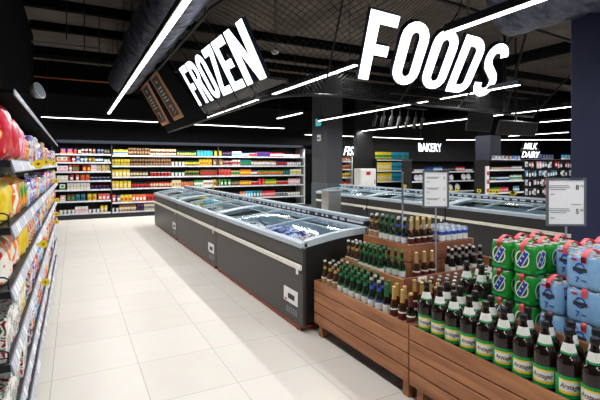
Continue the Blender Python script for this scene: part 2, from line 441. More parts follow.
# heavy condensed letters, unit cell height 1; (outline, holes, width)
def arc(cx, cy, rx, ry, a0, a1, n=8): return [(cx + rx * math.cos(a0 + (a1 - a0) * k / n), cy + ry * math.sin(a0 + (a1 - a0) * k / n)) for k in range(n + 1)]
def letter(ch):
    t = .17; w = .50
    if ch == 'F': return [[(0, 0), (t, 0), (t, .40), (.40, .40), (.40, .56), (t, .56), (t, .84), (.46, .84), (.46, 1), (0, 1)]], .47
    if ch == 'E': return [[(0, 0), (.44, 0), (.44, .16), (t, .16), (t, .42), (.39, .42), (.39, .58), (t, .58), (t, .84), (.44, .84), (.44, 1), (0, 1)]], .46
    if ch == 'Z': return [[(0, 0), (.46, 0), (.46, .16), (.2, .16), (.46, .86), (.46, 1), (.02, 1), (.02, .84), (.26, .84), (0, .14)]], .47
    if ch == 'N': return [[(0, 0), (t, 0), (t, .58), (.37, 0), (.54, 0), (.54, 1), (.37, 1), (.37, .44), (t, 1), (0, 1)]], .55
    if ch == 'O':
        o = arc(w / 2, .25, .25, .25, PI, 2 * PI) + arc(w / 2, .75, .25, .25, 0, PI)
        i = arc(w / 2, .24, .075, .09, PI, 2 * PI) + arc(w / 2, .76, .075, .09, 0, PI)
        return [o, i], w
    if ch == 'D':
        o = [(0, 0)] + arc(.24, .25, .26, .25, -PI / 2, 0) + arc(.24, .75, .26, .25, 0, PI / 2) + [(0, 1)]
        i = [(t, .16)] + arc(.24, .24, .09, .08, -PI / 2, 0) + arc(.24, .76, .09, .08, 0, PI / 2) + [(t, .84)]
        return [o, i], .51
    if ch == 'R':
        o = [(0, 0), (t, 0), (t, .42), (.22, .42), (.32, 0), (.51, 0), (.39, .46)] + arc(.26, .74, .24, .26, -.9, PI / 2) + [(0, 1)]
        i = [(t, .56)] + arc(.24, .70, .08, .13, -PI / 2, PI / 2) + [(t, .84)]
        return [o, i], .51
    if ch == 'S':
        c = arc(.25, .76, .165, .16, .15, PI, 8) + [(.09, .68)] + [(.14, .58), (.25, .5), (.37, .41)] + [(.415, .32)] + arc(.25, .24, .165, .16, 0, -PI - .15 + .0, 8)
        L_, R_ = [], []
        for k in range(len(c)):
            a = c[max(0, k - 1)]; b = c[min(len(c) - 1, k + 1)]; dx, dy = b[0] - a[0], b[1] - a[1]; q = math.hypot(dx, dy)
            nx, ny = -dy / q * .085, dx / q * .085
            L_.append((c[k][0] + nx, c[k][1] + ny)); R_.append((c[k][0] - nx, c[k][1] - ny))
        return [L_ + R_[::-1]], .5
def fill_poly(loops):
    cu = bpy.data.curves.new('tmp', 'CURVE'); cu.dimensions = '2D'; cu.fill_mode = 'BOTH'
    for lp in loops:
        sp = cu.splines.new('POLY'); sp.points.add(len(lp) - 1)
        for k, (x, y) in enumerate(lp): sp.points[k].co = (x, y, 0, 1)
        sp.use_cyclic_u = True
    o = bpy.data.objects.new('tmp', cu); COL.objects.link(o); bpy.context.view_layer.update()
    me = bpy.data.meshes.new_from_object(o.evaluated_get(bpy.context.evaluated_depsgraph_get()))
    vs = [tuple(v.co) for v in me.vertices]; fs = [list(p.vertices) for p in me.polygons]
    bpy.data.objects.remove(o); bpy.data.curves.remove(cu); bpy.data.meshes.remove(me)
    return vs, fs
def word_sign(txt, BL, BR, TL, label, gap=.05, group=None, depth=.07, widths=None, cat='sign'):
    BL, BR, TL = Vector(BL), Vector(BR), Vector(TL); u = BR - BL; v = TL - BL
    n = u.cross(v).normalized()                     # towards the viewer
    lets = []
    for c, kx in zip(txt, widths or [1] * len(txt)):
        lp, w_ = letter(c); lets.append(([[(x_ * kx, y_) for x_, y_ in l_] for l_ in lp], w_ * kx))
    tot = sum(l[1] for l in lets) + gap * (len(txt) - 1); x = 0
    root = empty('illuminated_word_sign', BL, 0, label, cat, group)
    def P(a, b, d): return u * a + v * b + n * d
    for c, (loops, w) in zip(txt, lets):
        vs, fs = fill_poly(loops)
        m = MB()
        for f in fs:
            pts = [P((x + vs[k][0]) / tot, vs[k][1], depth / 2) for k in f]
            if (pts[1] - pts[0]).cross(pts[2] - pts[1]).dot(n) < 0: pts = pts[::-1]
            m.face(pts, 'letter_glow')
        side = MB()
        for lp in loops:
            for k in range(len(lp)):
                a = lp[k]; b = lp[(k + 1) % len(lp)]
                side.face([P((x + a[0]) / tot, a[1], depth / 2), P((x + b[0]) / tot, b[1], depth / 2), P((x + b[0]) / tot, b[1], -depth / 2), P((x + a[0]) / tot, a[1], -depth / 2)], 'navy_side')
        for f in fs: side.face([P((x + vs[k][0]) / tot, vs[k][1], -depth / 2) for k in f], 'navy_side')
        o = side.build('letter_casing', root); o['label'] = 'letter ' + c + ', navy blue edge'
        m.build('glowing_face', o)
        x += w + gap
    return root
word_sign('FROZEN', (2.278, 8.602, 2.79), (2.354, 5.368, 2.79), (1.80, 8.29, 3.425), 'glowing white letters FROZEN on the left side of the mesh bulkhead', widths=[.84, .9, .88, .98, 1.12, 1.26])
word_sign('FOODS', (3.451, 4.865, 2.79), (6.418, 5.141, 2.79), (3.13, 4.15, 3.462), 'glowing white letters FOODS on the front of the mesh bulkhead', gap=.085)

# ------------------------------------------------------------------ freezers
def freezer(loc, length, label, group, near_panel=True, front='charcoal', flip=False, contents=None, rz=0):
    """front at x=0, extends +x; y from 0 (near end) to length"""
    root = empty('chest_freezer', loc, rz, label, 'freezer', group)
    D = .76; n = 8
    zt = lambda x: .855 + .09 * math.sin(min(1, max(0, x / D)) * PI / 2)
    y0, y1 = .006, length - .006
    m = MB(); m.box(0, .04, y0, y1, .052, .79, front, .008)
    m.build('front_panel', root)
    for (a, b) in ((y0, y0 + .04), (y1 - .04, y1)):
        m = MB()
        prof = [(0.041, .09)] + [(D, .09)] + [(D * (1 - k / n) + .041 * k / n, zt(D * (1 - k / n)) - .062) for k in range(n + 1)]
        m.face([(x, a, z) for x, z in prof], 'near_black_panel'); m.face([(x, b, z) for x, z in prof][::-1], 'near_black_panel')
        for k in range(len(prof)):
            p, q = prof[k], prof[(k + 1) % len(prof)]
            m.face([(p[0], a, p[1]), (p[0], b, p[1]), (q[0], b, q[1]), (q[0], a, q[1])], 'near_black_panel')
        m.build('end_panel', root)
    m = MB(); m.box(D - .03, D, y0 + .04, y1 - .04, .09, zt(D) - .062, 'near_black_panel'); m.build('back_panel', root)
    m = MB(); m.box(.041, D - .031, y0 + .041, y1 - .041, .5, .53, 'liner'); m.box(.042, .06, y0 + .041, y1 - .041, .531, .79, 'liner')
    m.box(D - .055, D - .031, y0 + .041, y1 - .041, .531, .84, 'liner'); m.box(.06, D - .055, y0 + .041, y0 + .06, .531, .8, 'liner'); m.box(.06, D - .055, y1 - .06, y1 - .041, .531, .8, 'liner')
    m.build('liner', root)
    m = MB(); m.box(.006, D - .05, y0 + .06, y1 - .06, .008, .05, 'plinth_red'); m.build('plinth', root)
    m = MB(); m.box(-.022, -.001, y0 + .01, y1 - .01, .585, .64, 'cream_bumper', .008); m.build('bumper', root)
    for yy in (y0 + .12, (y0 + y1) / 2, y1 - .12):
        m = MB(); m.lathe([(.028, 0), (.03, .012), (.018, .02), (.018, .09)], 'black', 10, -.0 + .03, yy); m.build('foot', root)
    if near_panel:
        m = MB(); m.box(-.006, -.001, y0 + .1, y0 + .4, .22, .36, 'white'); o = m.build('control_panel', root)
        m = MB(); m.box(-.009, -.0065, y0 + .16, y0 + .3, .26, .31, 'ink'); m.build('display', o)
        m = MB(); m.box(-.009, -.0065, y0 + .33, y0 + .37, .23, .25, 'red_ink'); m.build('button', o)
        m = MB()
        for k in range(5):
            for j in range(3): m.box(-.004, .001, y0 + .12 + k * .05, y0 + .145 + k * .05, .12 + j * .022, .13 + j * .022, 'rail_grey')
        m.build('vent', root)
        m = MB(); m.box(-.028, -.0225, y0 + .05, y0 + .09, .545, .6, 'paper'); m.build('sticker', root)
    # rim: curved frame
    def bar(pts, w, hgt, mat='rim_grey'):
        rows = [[(x, y - w / 2, z), (x, y + w / 2, z), (x, y + w / 2, z - hgt), (x, y - w / 2, z - hgt)] for x, y, z in pts]
        mm.grid(rows, mat, False, True); mm.face(rows[0], mat); mm.face(rows[-1][::-1], mat)
    mm = MB()
    mm.box(-.02, .055, y0, y1, .792, .855, 'rim_grey', .012)
    mm.box(D - .05, D, y0, y1, zt(D) - .06, zt(D) + .005, 'rim_grey', .01)
    for yy in (y0 + .03, y1 - .03):
        bar([(.02 + (D - .04) * k / n, yy, zt(.02 + (D - .04) * k / n)) for k in range(n + 1)], .06, .06)
    mm.build('rim', root)
    # sliding glass lids
    for j in range(3):
        ya = y0 + .065 + j * (length - .14) / 3; yb = ya + (length - .14) / 3 + (.04 if j < 2 else -.01); dz = .0 if j != 1 else .016
        m = MB(); rows = [[(.06 + (D - .115) * k / n, y, zt(.06 + (D - .115) * k / n) + dz - .01) for k in range(n + 1)] for y in (ya, yb)]
        m.grid(rows, 'lid_glass', True); lid = m.build('glass_lid', root)
        for yy in (ya, yb):
            mm = MB(); bar([(.06 + (D - .115) * k / n, yy, zt(.06 + (D - .115) * k / n) + dz) for k in range(n + 1)], .022, .016, 'rim_grey'); mm.build('lid_frame_bar', lid)
        if j == 1:
            m = MB(); m.tube([(.35, ya + .1, zt(.35) + .03), (.35, ya + .35, zt(.35) + .03)], .008, 'white'); m.build('lid_handle', lid)
    m = MB(); m.box(.50, .53, y0 + .06, y1 - .06, zt(.5) - .03, zt(.5) - .02, 'white'); m.build('inner_track', root)
    return root
units = [(3.54, 'open topped charcoal chest freezer nearest the wooden crates'), (6.31, 'charcoal chest freezer in the middle of the row beside the aisle'),
         (9.08, 'charcoal chest freezer at the far end of the row beside the aisle')]
for y, lb in units: freezer((1.9, y, 0), 2.765, lb, 'chest freezers along the aisle')
# price rail behind the near row
def price_ridge(x, y0, y1, label, cut):
    root = empty('price_rail_ridge', (x, y0, 0), 0, label, 'price rail')
    L = y1 - y0
    m = MB(); m.box(0, .07, 0, L, .05, 1.0, 'near_black_panel'); m.build('ridge_panel', root)
    m = MB(); m.box(-.012, .08, 0, L, 1.001, 1.03, 'rim_grey'); m.build('top_cap', root)
    m = MB(); m.box(-.008, -.001, .02, L - .02, .96, .998, 'ink'); m.build('label_rail', root)
    n = int((L - .1) / .05)
    flags = [('rail_label' if (random.random() < .75 and k % 3) or k < 6 else 'ink') for k in range(n)]
    m = MB(); m.grid([[(-.0095, .03 + k * .05, zz_) for k in range(n + 1)] for zz_ in (.966, .992)], None, False, False, lambda a, b: flags[b]); m.build('price_label_strip', root)
price_ridge(2.665, 3.6, 11.8, 'black price label rail along the back of the near chest freezers', 0)

far_lab = ['dark chest freezer of the far row, its end hidden behind the stainless box', 'dark chest freezer of the far row, left of the framed price board',
           'dark chest freezer of the far row, between the two framed price boards', 'dark chest freezer of the far row, beside the navy column at right']
for k, (ya, lb) in enumerate(zip((8.06, 5.70, 3.34, .98), far_lab)): freezer((6.0, ya, 0), 2.35, lb, 'chest freezers in the far row', front='dark_front')
price_ridge(6.78, .98, 10.4, 'black price label rail along the back of the far chest freezers', 0)
m = MB(); m.box(5.36, 5.72, 8.72, 9.05, .02, .93, 'steel', .01); bn = m.build('steel_bin'); tag(bn, 'stainless steel box bin before the far freezers, beside the grey column', 'bin')
m = MB(); m.box(5.34, 5.74, 8.70, 9.07, .932, .975, 'steel', .01); m.build('lid', bn)

# yellow plastic flags on the rails
def flag(x, y, z, label, group):
    m = MB(); m.box(-.004, .004, -.045, .045, .03, .09, 'yellow_tag'); m.box(-.003, .003, -.006, .006, 0, .03, 'yellow_tag')
    o = m.build('price_flag'); o.location = (x, y, z); tag(o, label, 'price tag', group)
    m = MB(); m.box(-.006, -.0045, -.02, .02, .045, .075, 'tag_ink'); m.build('print', o)
for px in (199, 211):
    d = 2.66 * FPX / (CS * (px - 73)); y = (d - SN * 2.66) / CS
    flag(2.70, min(y, 11.6), 1.031, 'yellow price flag on the near freezer rail, %s' % ('left of its pair' if px == 199 else 'right of its pair'), 'yellow flags on the near freezer rail')
for i, px in enumerate((404, 448, 456, 478, 490, 496, 511, 513)):
    d = 6.8 * FPX / (CS * (px - 73)); y = (d - SN * 6.8) / CS
    lbl = ['yellow price flag on the far rail, left of the framed price boards', 'yellow price flag on the far rail, just right of the middle price board',
           'yellow price flag on the far rail, just right of the middle price board', 'yellow price flag on the far rail, before the middle navy column',
           'yellow price flag on the far rail, before the shelf of cleaning bottles', 'yellow price flag on the far rail, before the shelf of cleaning bottles',
           'yellow price flag on the far rail, before the hanging goods', 'yellow price flag on the far rail, before the hanging goods'][i]
    flag(6.82, y, 1.031, lbl, 'yellow flags on the far freezer rail')

# frozen packs lying in the chests
pk_cols = {'royal blue': (50, 60, 215), 'red': (205, 40, 40), 'white': (226, 230, 236), 'yellow': (216, 180, 40), 'green': (60, 110, 70), 'grey': (120, 124, 134), 'teal': (50, 120, 130), 'violet': (110, 90, 190)}
packp = {}
def pillow(w, l, t, mat, n=7):
    m = MB()
    for s in (1, -1):
        rows = []
        for i in range(n):
            u = -1 + 2 * i / (n - 1)
            rows.append([(u * w / 2, (-1 + 2 * j / (n - 1)) * l / 2, s * t / 2 * (max(0, (1 - u ** 4)) * max(0, (1 - (-1 + 2 * j / (n - 1)) ** 4))) ** .6) for j in range(n)])
        m.grid(rows if s > 0 else [r[::-1] for r in rows], mat, True)
    return m
for k, c in pk_cols.items():
    pattern('film_' + k, [c, (235, 235, 240), c, tuple(int(x * .6) for x in c)], 22)
    packp[k] = pillow(.10, .14, .035, 'film_' + k).build('frozen_pack')
def heap(x0, x1, y0, y1, cols, n, zc, label, group):
    for k in range(n):
        x = random.uniform(x0, x1); y = random.uniform(y0, y1)
        u = (x - x0) / (x1 - x0) * 2 - 1; v = (y - y0) / (y1 - y0) * 2 - 1
        z = zc - .05 * (u * u + v * v) + random.uniform(-.01, .02)
        c = random.choice(cols)
        place(packp[c], (x, y, z), 0, label.replace('#', c), 'frozen food', group, (random.uniform(-.5, .5), random.uniform(-.5, .5), random.uniform(0, 3)))
heap(1.99, 2.35, 3.70, 4.25, ['red', 'white', 'red'], 26, 0.795, '# frozen pack in the heap at the near end of the nearest freezer', 'red and white packs in the nearest freezer')
heap(2.0, 2.45, 4.15, 4.95, ['royal blue', 'violet', 'royal blue', 'royal blue', 'white'], 52, 0.825, '# frozen pack in the middle heap of the nearest freezer', 'blue packs in the nearest freezer')
heap(2.0, 2.4, 4.9, 5.7, ['grey', 'white', 'yellow', 'teal'], 34, 0.785, '# frozen pack in the rear heap of the nearest freezer', 'mixed packs in the nearest freezer')
heap(2.0, 2.5, 6.5, 7.6, ['teal', 'grey', 'white', 'green'], 40, 0.785, '# frozen pack in the near half of the middle freezer', 'teal and grey packs in the middle freezer')
heap(2.0, 2.5, 7.6, 8.8, ['yellow', 'green', 'yellow', 'grey'], 40, 0.785, '# frozen pack in the far half of the middle freezer', 'yellow packs in the middle freezer')
heap(2.0, 2.5, 9.4, 11.5, ['white', 'red', 'white', 'grey', 'teal'], 40, 0.785, '# frozen pack in the farthest freezer of the near row', 'packs in the farthest freezer')
heap(6.12, 6.6, 1.5, 10.0, ['white', 'teal', 'grey', 'white'], 60, .72, '# frozen pack inside the far row of freezers', 'packs in the far freezers')

# ------------------------------------------------------------------ shelf products (small, far)
C_ = dict(red=(206, 40, 36), orange=(230, 110, 40), yellow=(238, 208, 30), cream=(232, 214, 170), white=(236, 238, 240), pink=(238, 170, 180), salmon=(236, 96, 86),
          green=(60, 150, 60), darkgreen=(22, 80, 50), teal=(20, 130, 140), cyan=(40, 170, 215), blue=(60, 110, 190), navy=(30, 46, 100), purple=(98, 40, 120),
          brown=(120, 74, 46), darkbrown=(72, 48, 32), tan=(176, 136, 92), grey=(130, 134, 146), black=(30, 30, 34), gold=(176, 158, 50))
SAY = dict(darkgreen='dark green', darkbrown='dark brown')
for k, c in C_.items(): solid('ink_' + k, c, .4)
SP = {}
def shelf_proto(kind, c, c2):
    key = (kind, c, c2)
    if key in SP: return SP[key]
    a, b = 'ink_' + c, 'ink_' + c2
    m = MB()
    if kind == 'jar':
        m.lathe([(.034, 0), (.04, .008), (.04, .03), (.041, .031), (.041, .085), (.04, .086), (.036, .10), (.036, .102), (.038, .102), (.038, .122)], [a, a, b, b, b, a, a, a, a], 10)
    elif kind == 'can':
        m.lathe([(.038, 0), (.04, .005), (.04, .07), (.0405, .071), (.0405, .11), (.038, .118)], [a, a, a, b, b], 10)
    elif kind == 'bottle':
        m.lathe([(.03, 0), (.034, .01), (.034, .05), (.0345, .051), (.0345, .11), (.034, .111), (.03, .135), (.014, .165), (.014, .18), (.016, .18), (.016, .2)], [a, a, b, b, b, a, a, a, b, b], 10)
    elif kind == 'carton':
        m.box(-.04, .04, -.03, .03, 0, .055, a); m.box(-.04, .04, -.03, .03, .055, .11, b); m.box(-.04, .04, -.03, .03, .11, .17, a)
        m.face([(-.02, -.0305, .02), (.02, -.0305, .02), (.02, -.0305, .045), (-.02, -.0305, .045)], b)
    elif kind == 'tub':
        m.lathe([(.036, 0), (.047, .07), (.047, .072), (.05, .072), (.05, .082)], [a, a, b, b], 12)
    elif kind == 'pouch':
        n = 6
        for s in (1, -1):
            rows = [[((-1 + 2 * i / (n - 1)) * .055, s * .028 * (max(0, 1 - (-1 + 2 * i / (n - 1)) ** 4)) ** .6 * (1 - (j / (n - 1)) ** 3) , j / (n - 1) * .17) for i in range(n)] for j in range(n)]
            m.grid(rows if s < 0 else [r[::-1] for r in rows], None, True, False, lambda q, w: b if q in (1, 2) and w in (1, 2, 3) else a)
    elif kind == 'box':
        m.box(-.07, .07, -.06, .06, 0, .05, b); m.box(-.07, .07, -.06, .06, .05, .15, a)
        m.face([(-.04, -.0605, .07), (.04, -.0605, .07), (.04, -.0605, .12), (-.04, -.0605, .12)], b)
    o = m.build(dict(jar='glass_jar', can='tin_can', bottle='plastic_bottle', carton='carton', tub='plastic_tub', pouch='pouch', box='cardboard_box')[kind])
    SP[key] = o
    return o
WID = dict(jar=.086, can=.086, bottle=.076, carton=.088, tub=.105, pouch=.115, box=.15)
USED = {}
def run_x(place_name, x0, x1, y, z, kind, c, c2, prev, sc=1., stack=1, wsc=1.0):
    w = WID[kind] * sc * wsc; n = max(1, int(abs(x1 - x0) / w + .35))
    say = SAY.get(c, c); noun = {'jar': 'jar', 'can': 'tin', 'bottle': 'bottle', 'carton': 'carton', 'tub': 'tub', 'pouch': 'pouch', 'box': 'box'}[kind]
    nn = say + ('' if c2 == c else ' and ' + SAY.get(c2, c2)) + ' ' + noun
    lb = nn + ', ' + place_name + ((', right of ' + prev) if prev else ', at its left end')
    if len(lb.split()) > 16: lb = nn + ', ' + place_name
    USED[lb] = USED.get(lb, 0) + 1
    if USED[lb] > 1: print('DUP', lb)
    pl = noun + 's' if noun not in ('box', 'pouch') else noun + 'es'
    g = say + ' ' + pl + ' on ' + place_name + (', right of the ' + prev if prev else '')
    hgt = dict(jar=.122, can=.118, bottle=.2, carton=.17, tub=.083, pouch=.17, box=.151)[kind]
    for k in range(n):
        for st in range(stack):
            o = place(shelf_proto(kind, c, c2), (x0 + (x1 - x0) * (k + .5) / n + random.uniform(-.003, .003), y + random.uniform(0, .015), z + .001 + st * (hgt * sc + .001)),
                      random.uniform(-.06, .06), lb, noun, g, None, (sc * wsc, sc * wsc, sc))
    return say + ' ' + pl

# back wall unit
YF = 14.05
bc = empty('wall_shelf_cooler', (0, YF, 0), 0, 'long black wall cooler with brightly lit shelves along the back wall', 'cooler')
XL, XM, XR = -.52, 1.02, 7.6
m = MB(); m.box(XL, XR, .72, .76, 0, 2.2, 'near_black_panel'); m.build('back_panel', bc)
m = MB(); m.box(XL, XR + 3.0, -.02, .74, 2.2, 2.32, 'wall_black', .01); m.build('canopy', bc)
m = MB(); m.box(XL, XR, 0, .7, .02, .12, 'near_black_panel'); m.box(XL, XR, -.02, 0, 0, .13, 'black'); m.build('base', bc)
for x in (XL - .03, XM - .015, 4.3, XR):
    m = MB(); m.box(x, x + .03, .02, .72, .121, 2.19, 'black' if x < 7 else 'shelf_white'); m.build('side_panel', bc)
LZ = [1.90, 1.66, 1.39, 1.12, .86, .53, .17]
MZ = [1.87, 1.555, 1.22, .87, .45, .16]
def shelf_board(x0, x1, z, parent):
    m = MB(); m.box(x0 + .02, x1 - .02, .03, .7, z - .02, z, 'black'); o = m.build('shelf', parent)
    m = MB(); m.box(x0 + .02, x1 - .02, 0, .028, z - .038, z + .006, 'shelf_white'); r = m.build('price_rail', o)
    n = int((x1 - x0 - .1) / .06)
    flags = ['rail_label' if random.random() < .45 else 'shelf_white' for _ in range(n)]
    m = MB(); m.grid([[(x0 + .05 + k * .06, -.001, zz_) for k in range(n + 1)] for zz_ in (z - .032, z)], None, False, False, lambda a, b: flags[b]); m.build('price_label_strip', o)
for z in LZ: shelf_board(XL, XM, z, bc)
for z in MZ: shelf_board(XM, XR, z, bc)
l = bpy.data.lights.new('cooler_lamp', 'AREA'); l.shape = 'RECTANGLE'; l.size = XR - XL - .2; l.size_y = .05; l.energy = 115; l.color = (1, 1, 1)
o = bpy.data.objects.new('cooler_lamp', l); COL.objects.link(o); o.location = ((XL + XR) / 2, YF - .07, 2.30); o.rotation_euler = (math.radians(12), 0, 0)
ORD = ['top', 'second', 'third', 'fourth', 'fifth', 'sixth', 'bottom']
rowsL = [
 [(60, 73, 'box', 'purple', 'orange'), (73, 77.5, 'jar', 'brown', 'red'), (78, 81, 'jar', 'darkgreen', 'cream'), (81, 92, 'jar', 'pink', 'darkbrown'), (92, 96, 'jar', 'tan', 'brown'), (97, 104, 'jar', 'grey', 'navy'), (104, 110, 'jar', 'darkgreen', 'brown')],
 [(57, 67, 'box', 'white', 'orange'), (67, 71, 'carton', 'orange', 'red'), (71, 76, 'carton', 'red', 'white'), (76, 80, 'carton', 'white', 'blue'), (80, 84, 'carton', 'navy', 'white'), (84, 88, 'carton', 'teal', 'white'), (88, 92, 'carton', 'darkgreen', 'yellow'), (92, 95, 'jar', 'tan', 'gold'), (95, 103, 'jar', 'navy', 'white'), (104, 110, 'tub', 'white', 'green')],
 [(57, 68, 'box', 'white', 'pink'), (68, 73, 'carton', 'salmon', 'white'), (73, 79, 'carton', 'red', 'green'), (82, 91, 'pouch', 'red', 'yellow'), (91, 97, 'carton', 'white', 'pink'), (97, 110, 'pouch', 'cream', 'gold')],
 [(57, 68, 'box', 'white', 'cream'), (68, 75, 'pouch', 'red', 'white'), (75, 80, 'carton', 'orange', 'white'), (80, 90, 'pouch', 'orange', 'red'), (90, 110, 'tub', 'navy', 'white')],
 [(58, 67, 'box', 'white', 'green'), (67, 90, 'carton', 'white', 'cream'), (90, 110, 'tub', 'navy', 'red')],
 [(59, 67, 'box', 'pink', 'white'), (67, 75, 'carton', 'brown', 'green'), (75, 86, 'pouch', 'teal', 'navy'), (87, 97, 'pouch', 'yellow', 'orange'), (98, 110, 'pouch', 'salmon', 'white')],
 [(59, 75, 'tub', 'white', 'cream'), (75, 88, 'carton', 'white', 'pink'), (88, 100, 'tub', 'white', 'grey'), (100, 108, 'carton', 'yellow', 'cream')]]
for i, rw in enumerate(rowsL):
    prev = None
    for (a, b, kd, c, c2) in rw:
        sc = (1.12 if kd in ('carton', 'box', 'pouch') else 1.3) * (.92 if i in (0, 1, 3) else 1)
        prev = run_x('%s shelf of left cooler' % ORD[i], x_at(a, YF + .1), x_at(b, YF + .1), YF + .1, LZ[i], kd, c, c2, prev, sc, 1, .95 / sc)
rowsM = [
 [(113, 128, 'carton', 'yellow', 'blue'), (128, 150, 'jar', 'tan', 'darkbrown'), (150, 176, 'jar', 'brown', 'cream'), (177, 196, 'jar', 'darkgreen', 'gold'), (197, 213, 'pouch', 'teal', 'cyan'), (214, 222, 'pouch', 'gold', 'yellow'), (222, 232, 'jar', 'purple', 'black'), (232, 241, 'carton', 'white', 'cyan'), (241, 249, 'jar', 'navy', 'white'), (249, 257, 'jar', 'grey', 'red'), (257, 270, 'carton', 'purple', 'navy'), (270, 284, 'jar', 'red', 'white'), (284, 300, 'tub', 'white', 'red')],
 [(111, 130, 'carton', 'yellow', 'gold'), (130, 150, 'jar', 'darkbrown', 'tan'), (150, 171, 'jar', 'brown', 'tan'), (171, 185, 'tub', 'white', 'yellow'), (185, 199, 'jar', 'darkgreen', 'yellow'), (199, 212, 'pouch', 'yellow', 'orange'), (213, 223, 'pouch', 'tan', 'cream'), (223, 232, 'jar', 'pink', 'brown'), (232, 240, 'carton', 'white', 'red'), (240, 251, 'carton', 'teal', 'green'), (251, 276, 'jar', 'tan', 'white'), (276, 287, 'jar', 'navy', 'red'), (287, 301, 'tub', 'white', 'pink')],
 [(111, 130, 'pouch', 'yellow', 'white'), (130, 148, 'jar', 'darkbrown', 'cream'), (150, 171, 'tub', 'red', 'white'), (171, 185, 'tub', 'white', 'green'), (185, 199, 'jar', 'gold', 'darkgreen'), (200, 217, 'carton', 'brown', 'red'), (217, 231, 'pouch', 'salmon', 'red'), (231, 240, 'jar', 'cream', 'green'), (240, 251, 'carton', 'orange', 'yellow'), (251, 257, 'jar', 'purple', 'white'), (257, 283, 'jar', 'green', 'orange'), (283, 290, 'carton', 'darkgreen', 'teal'), (290, 301, 'carton', 'white', 'yellow')],
 [(111, 131, 'pouch', 'yellow', 'cream'), (131, 150, 'jar', 'black', 'red'), (150, 172, 'jar', 'red', 'cream'), (172, 181, 'pouch', 'cream', 'tan'), (181, 193, 'jar', 'tan', 'orange'), (194, 203, 'carton', 'green', 'white'), (203, 213, 'carton', 'white', 'tan'), (213, 220, 'pouch', 'yellow', 'purple'), (220, 231, 'pouch', 'green', 'white'), (231, 240, 'jar', 'darkgreen', 'tan'), (240, 251, 'jar', 'orange', 'yellow'), (251, 258, 'tub', 'red', 'white'), (258, 265, 'pouch', 'red', 'salmon'), (265, 276, 'carton', 'green', 'yellow'), (276, 288, 'tub', 'red', 'cream'), (288, 300, 'carton', 'pink', 'white')],
 [(111, 117, 'pouch', 'salmon', 'white'), (117, 120, 'carton', 'blue', 'white'), (120, 132, 'pouch', 'yellow', 'red'), (132, 146, 'pouch', 'orange', 'white'), (146, 160, 'pouch', 'red', 'black'), (225, 240, 'jar', 'purple', 'white'), (240, 245, 'carton', 'orange', 'cream'), (245, 253, 'pouch', 'cyan', 'white'), (253, 262, 'pouch', 'teal', 'white'), (262, 275, 'carton', 'red', 'pink'), (275, 288, 'tub', 'grey', 'white'), (288, 300, 'tub', 'white', 'cream')],
 [(111, 119, 'tub', 'white', 'black'), (119, 136, 'carton', 'brown', 'cream'), (137, 144, 'carton', 'purple', 'black'), (144, 156, 'carton', 'cream', 'grey')]]
for i, rw in enumerate(rowsM):
    prev = None
    for (a, b, kd, c, c2) in rw:
        sc = {'carton': 1.2, 'pouch': 1.3, 'jar': 1.38, 'tub': 1.6}.get(kd, 1.1)
        st = 1
        if i == 0: sc *= .85
        if (i == 0 and 127 < a < 177) or (i == 1 and 129 < a < 171): sc = .95; st = 2
        nm = ORD[i] if i < 5 else 'bottom'
        prev = run_x('%s shelf of right cooler' % nm, x_at(a, YF + .1), x_at(b, YF + .1), YF + .1, MZ[i], kd, c, c2, prev, sc, st, .93 / sc)
# open rack right of the grey column
def rack(name, x0, x1, y, zs, label, cat='shelf', top=2.0, mat='black', depth=.5, endp='black'):
    r = empty(name, (0, y, 0), 0, label, cat)
    m = MB(); m.box(x0, x1, depth - .03, depth, 0, top, mat); m.build('back_panel', r)
    for x in (x0 - .03, x1): m = MB(); m.box(x, x + .03, 0, depth, 0, top, endp); m.build('side_panel', r)
    for z in zs: shelf_board_d(x0, x1, z, r, depth)
    m = MB(); m.box(x0 - .03, x1 + .03, -.01, depth, top, top + .03, mat); m.build('top_panel', r)
    return r
def shelf_board_d(x0, x1, z, parent, dp):
    m = MB(); m.box(x0, x1, .03, dp - .03, z - .02, z, 'black'); o = m.build('shelf', parent)
    m = MB(); m.box(x0, x1, 0, .028, z - .035, z + .006, 'shelf_white'); m.build('price_rail', o)
ya = 13.3
xa, xb = x_at(342, ya), x_at(352, ya)
rack('shelf_rack', xa, xb, ya, [1.72, 1.42, 1.12, .8], 'narrow rack of orange packs with a white end panel, right of the grey column', endp='white', top=1.9)
for z, nm, c, c2 in ((1.72, 'top', 'orange', 'white'), (1.42, 'second', 'orange', 'black'), (1.12, 'third', 'yellow', 'brown'), (.8, 'fourth', 'red', 'yellow')):
    run_x('%s shelf of narrow rack beside column' % nm, xa + .02, xb - .02, ya + .1, z, 'pouch', c, c2, None, .95)
# white cabinet
yc = 12.6; xa, xb = x_at(360.5, yc), x_at(376, yc)
m = MB(); m.box(xa, xb, yc, yc + .4, .02, 1.45, 'white', .01); wc = m.build('metal_cabinet'); tag(wc, 'white cabinet with a red sticker behind the far freezers', 'cabinet')
m = MB(); m.box(xa + .03, xb - .03, yc - .012, yc - .001, .06, 1.42, 'white', .004); wd = m.build('door', wc)
m = MB(); m.box(xa + .25, xa + .43, yc - .016, yc - .0125, 1.22, 1.34, 'red_ink'); m.build('sticker', wd)
m = MB(); m.box(xb - .08, xb - .06, yc - .03, yc - .0125, .9, 1.05, 'ink'); m.build('handle', wd)

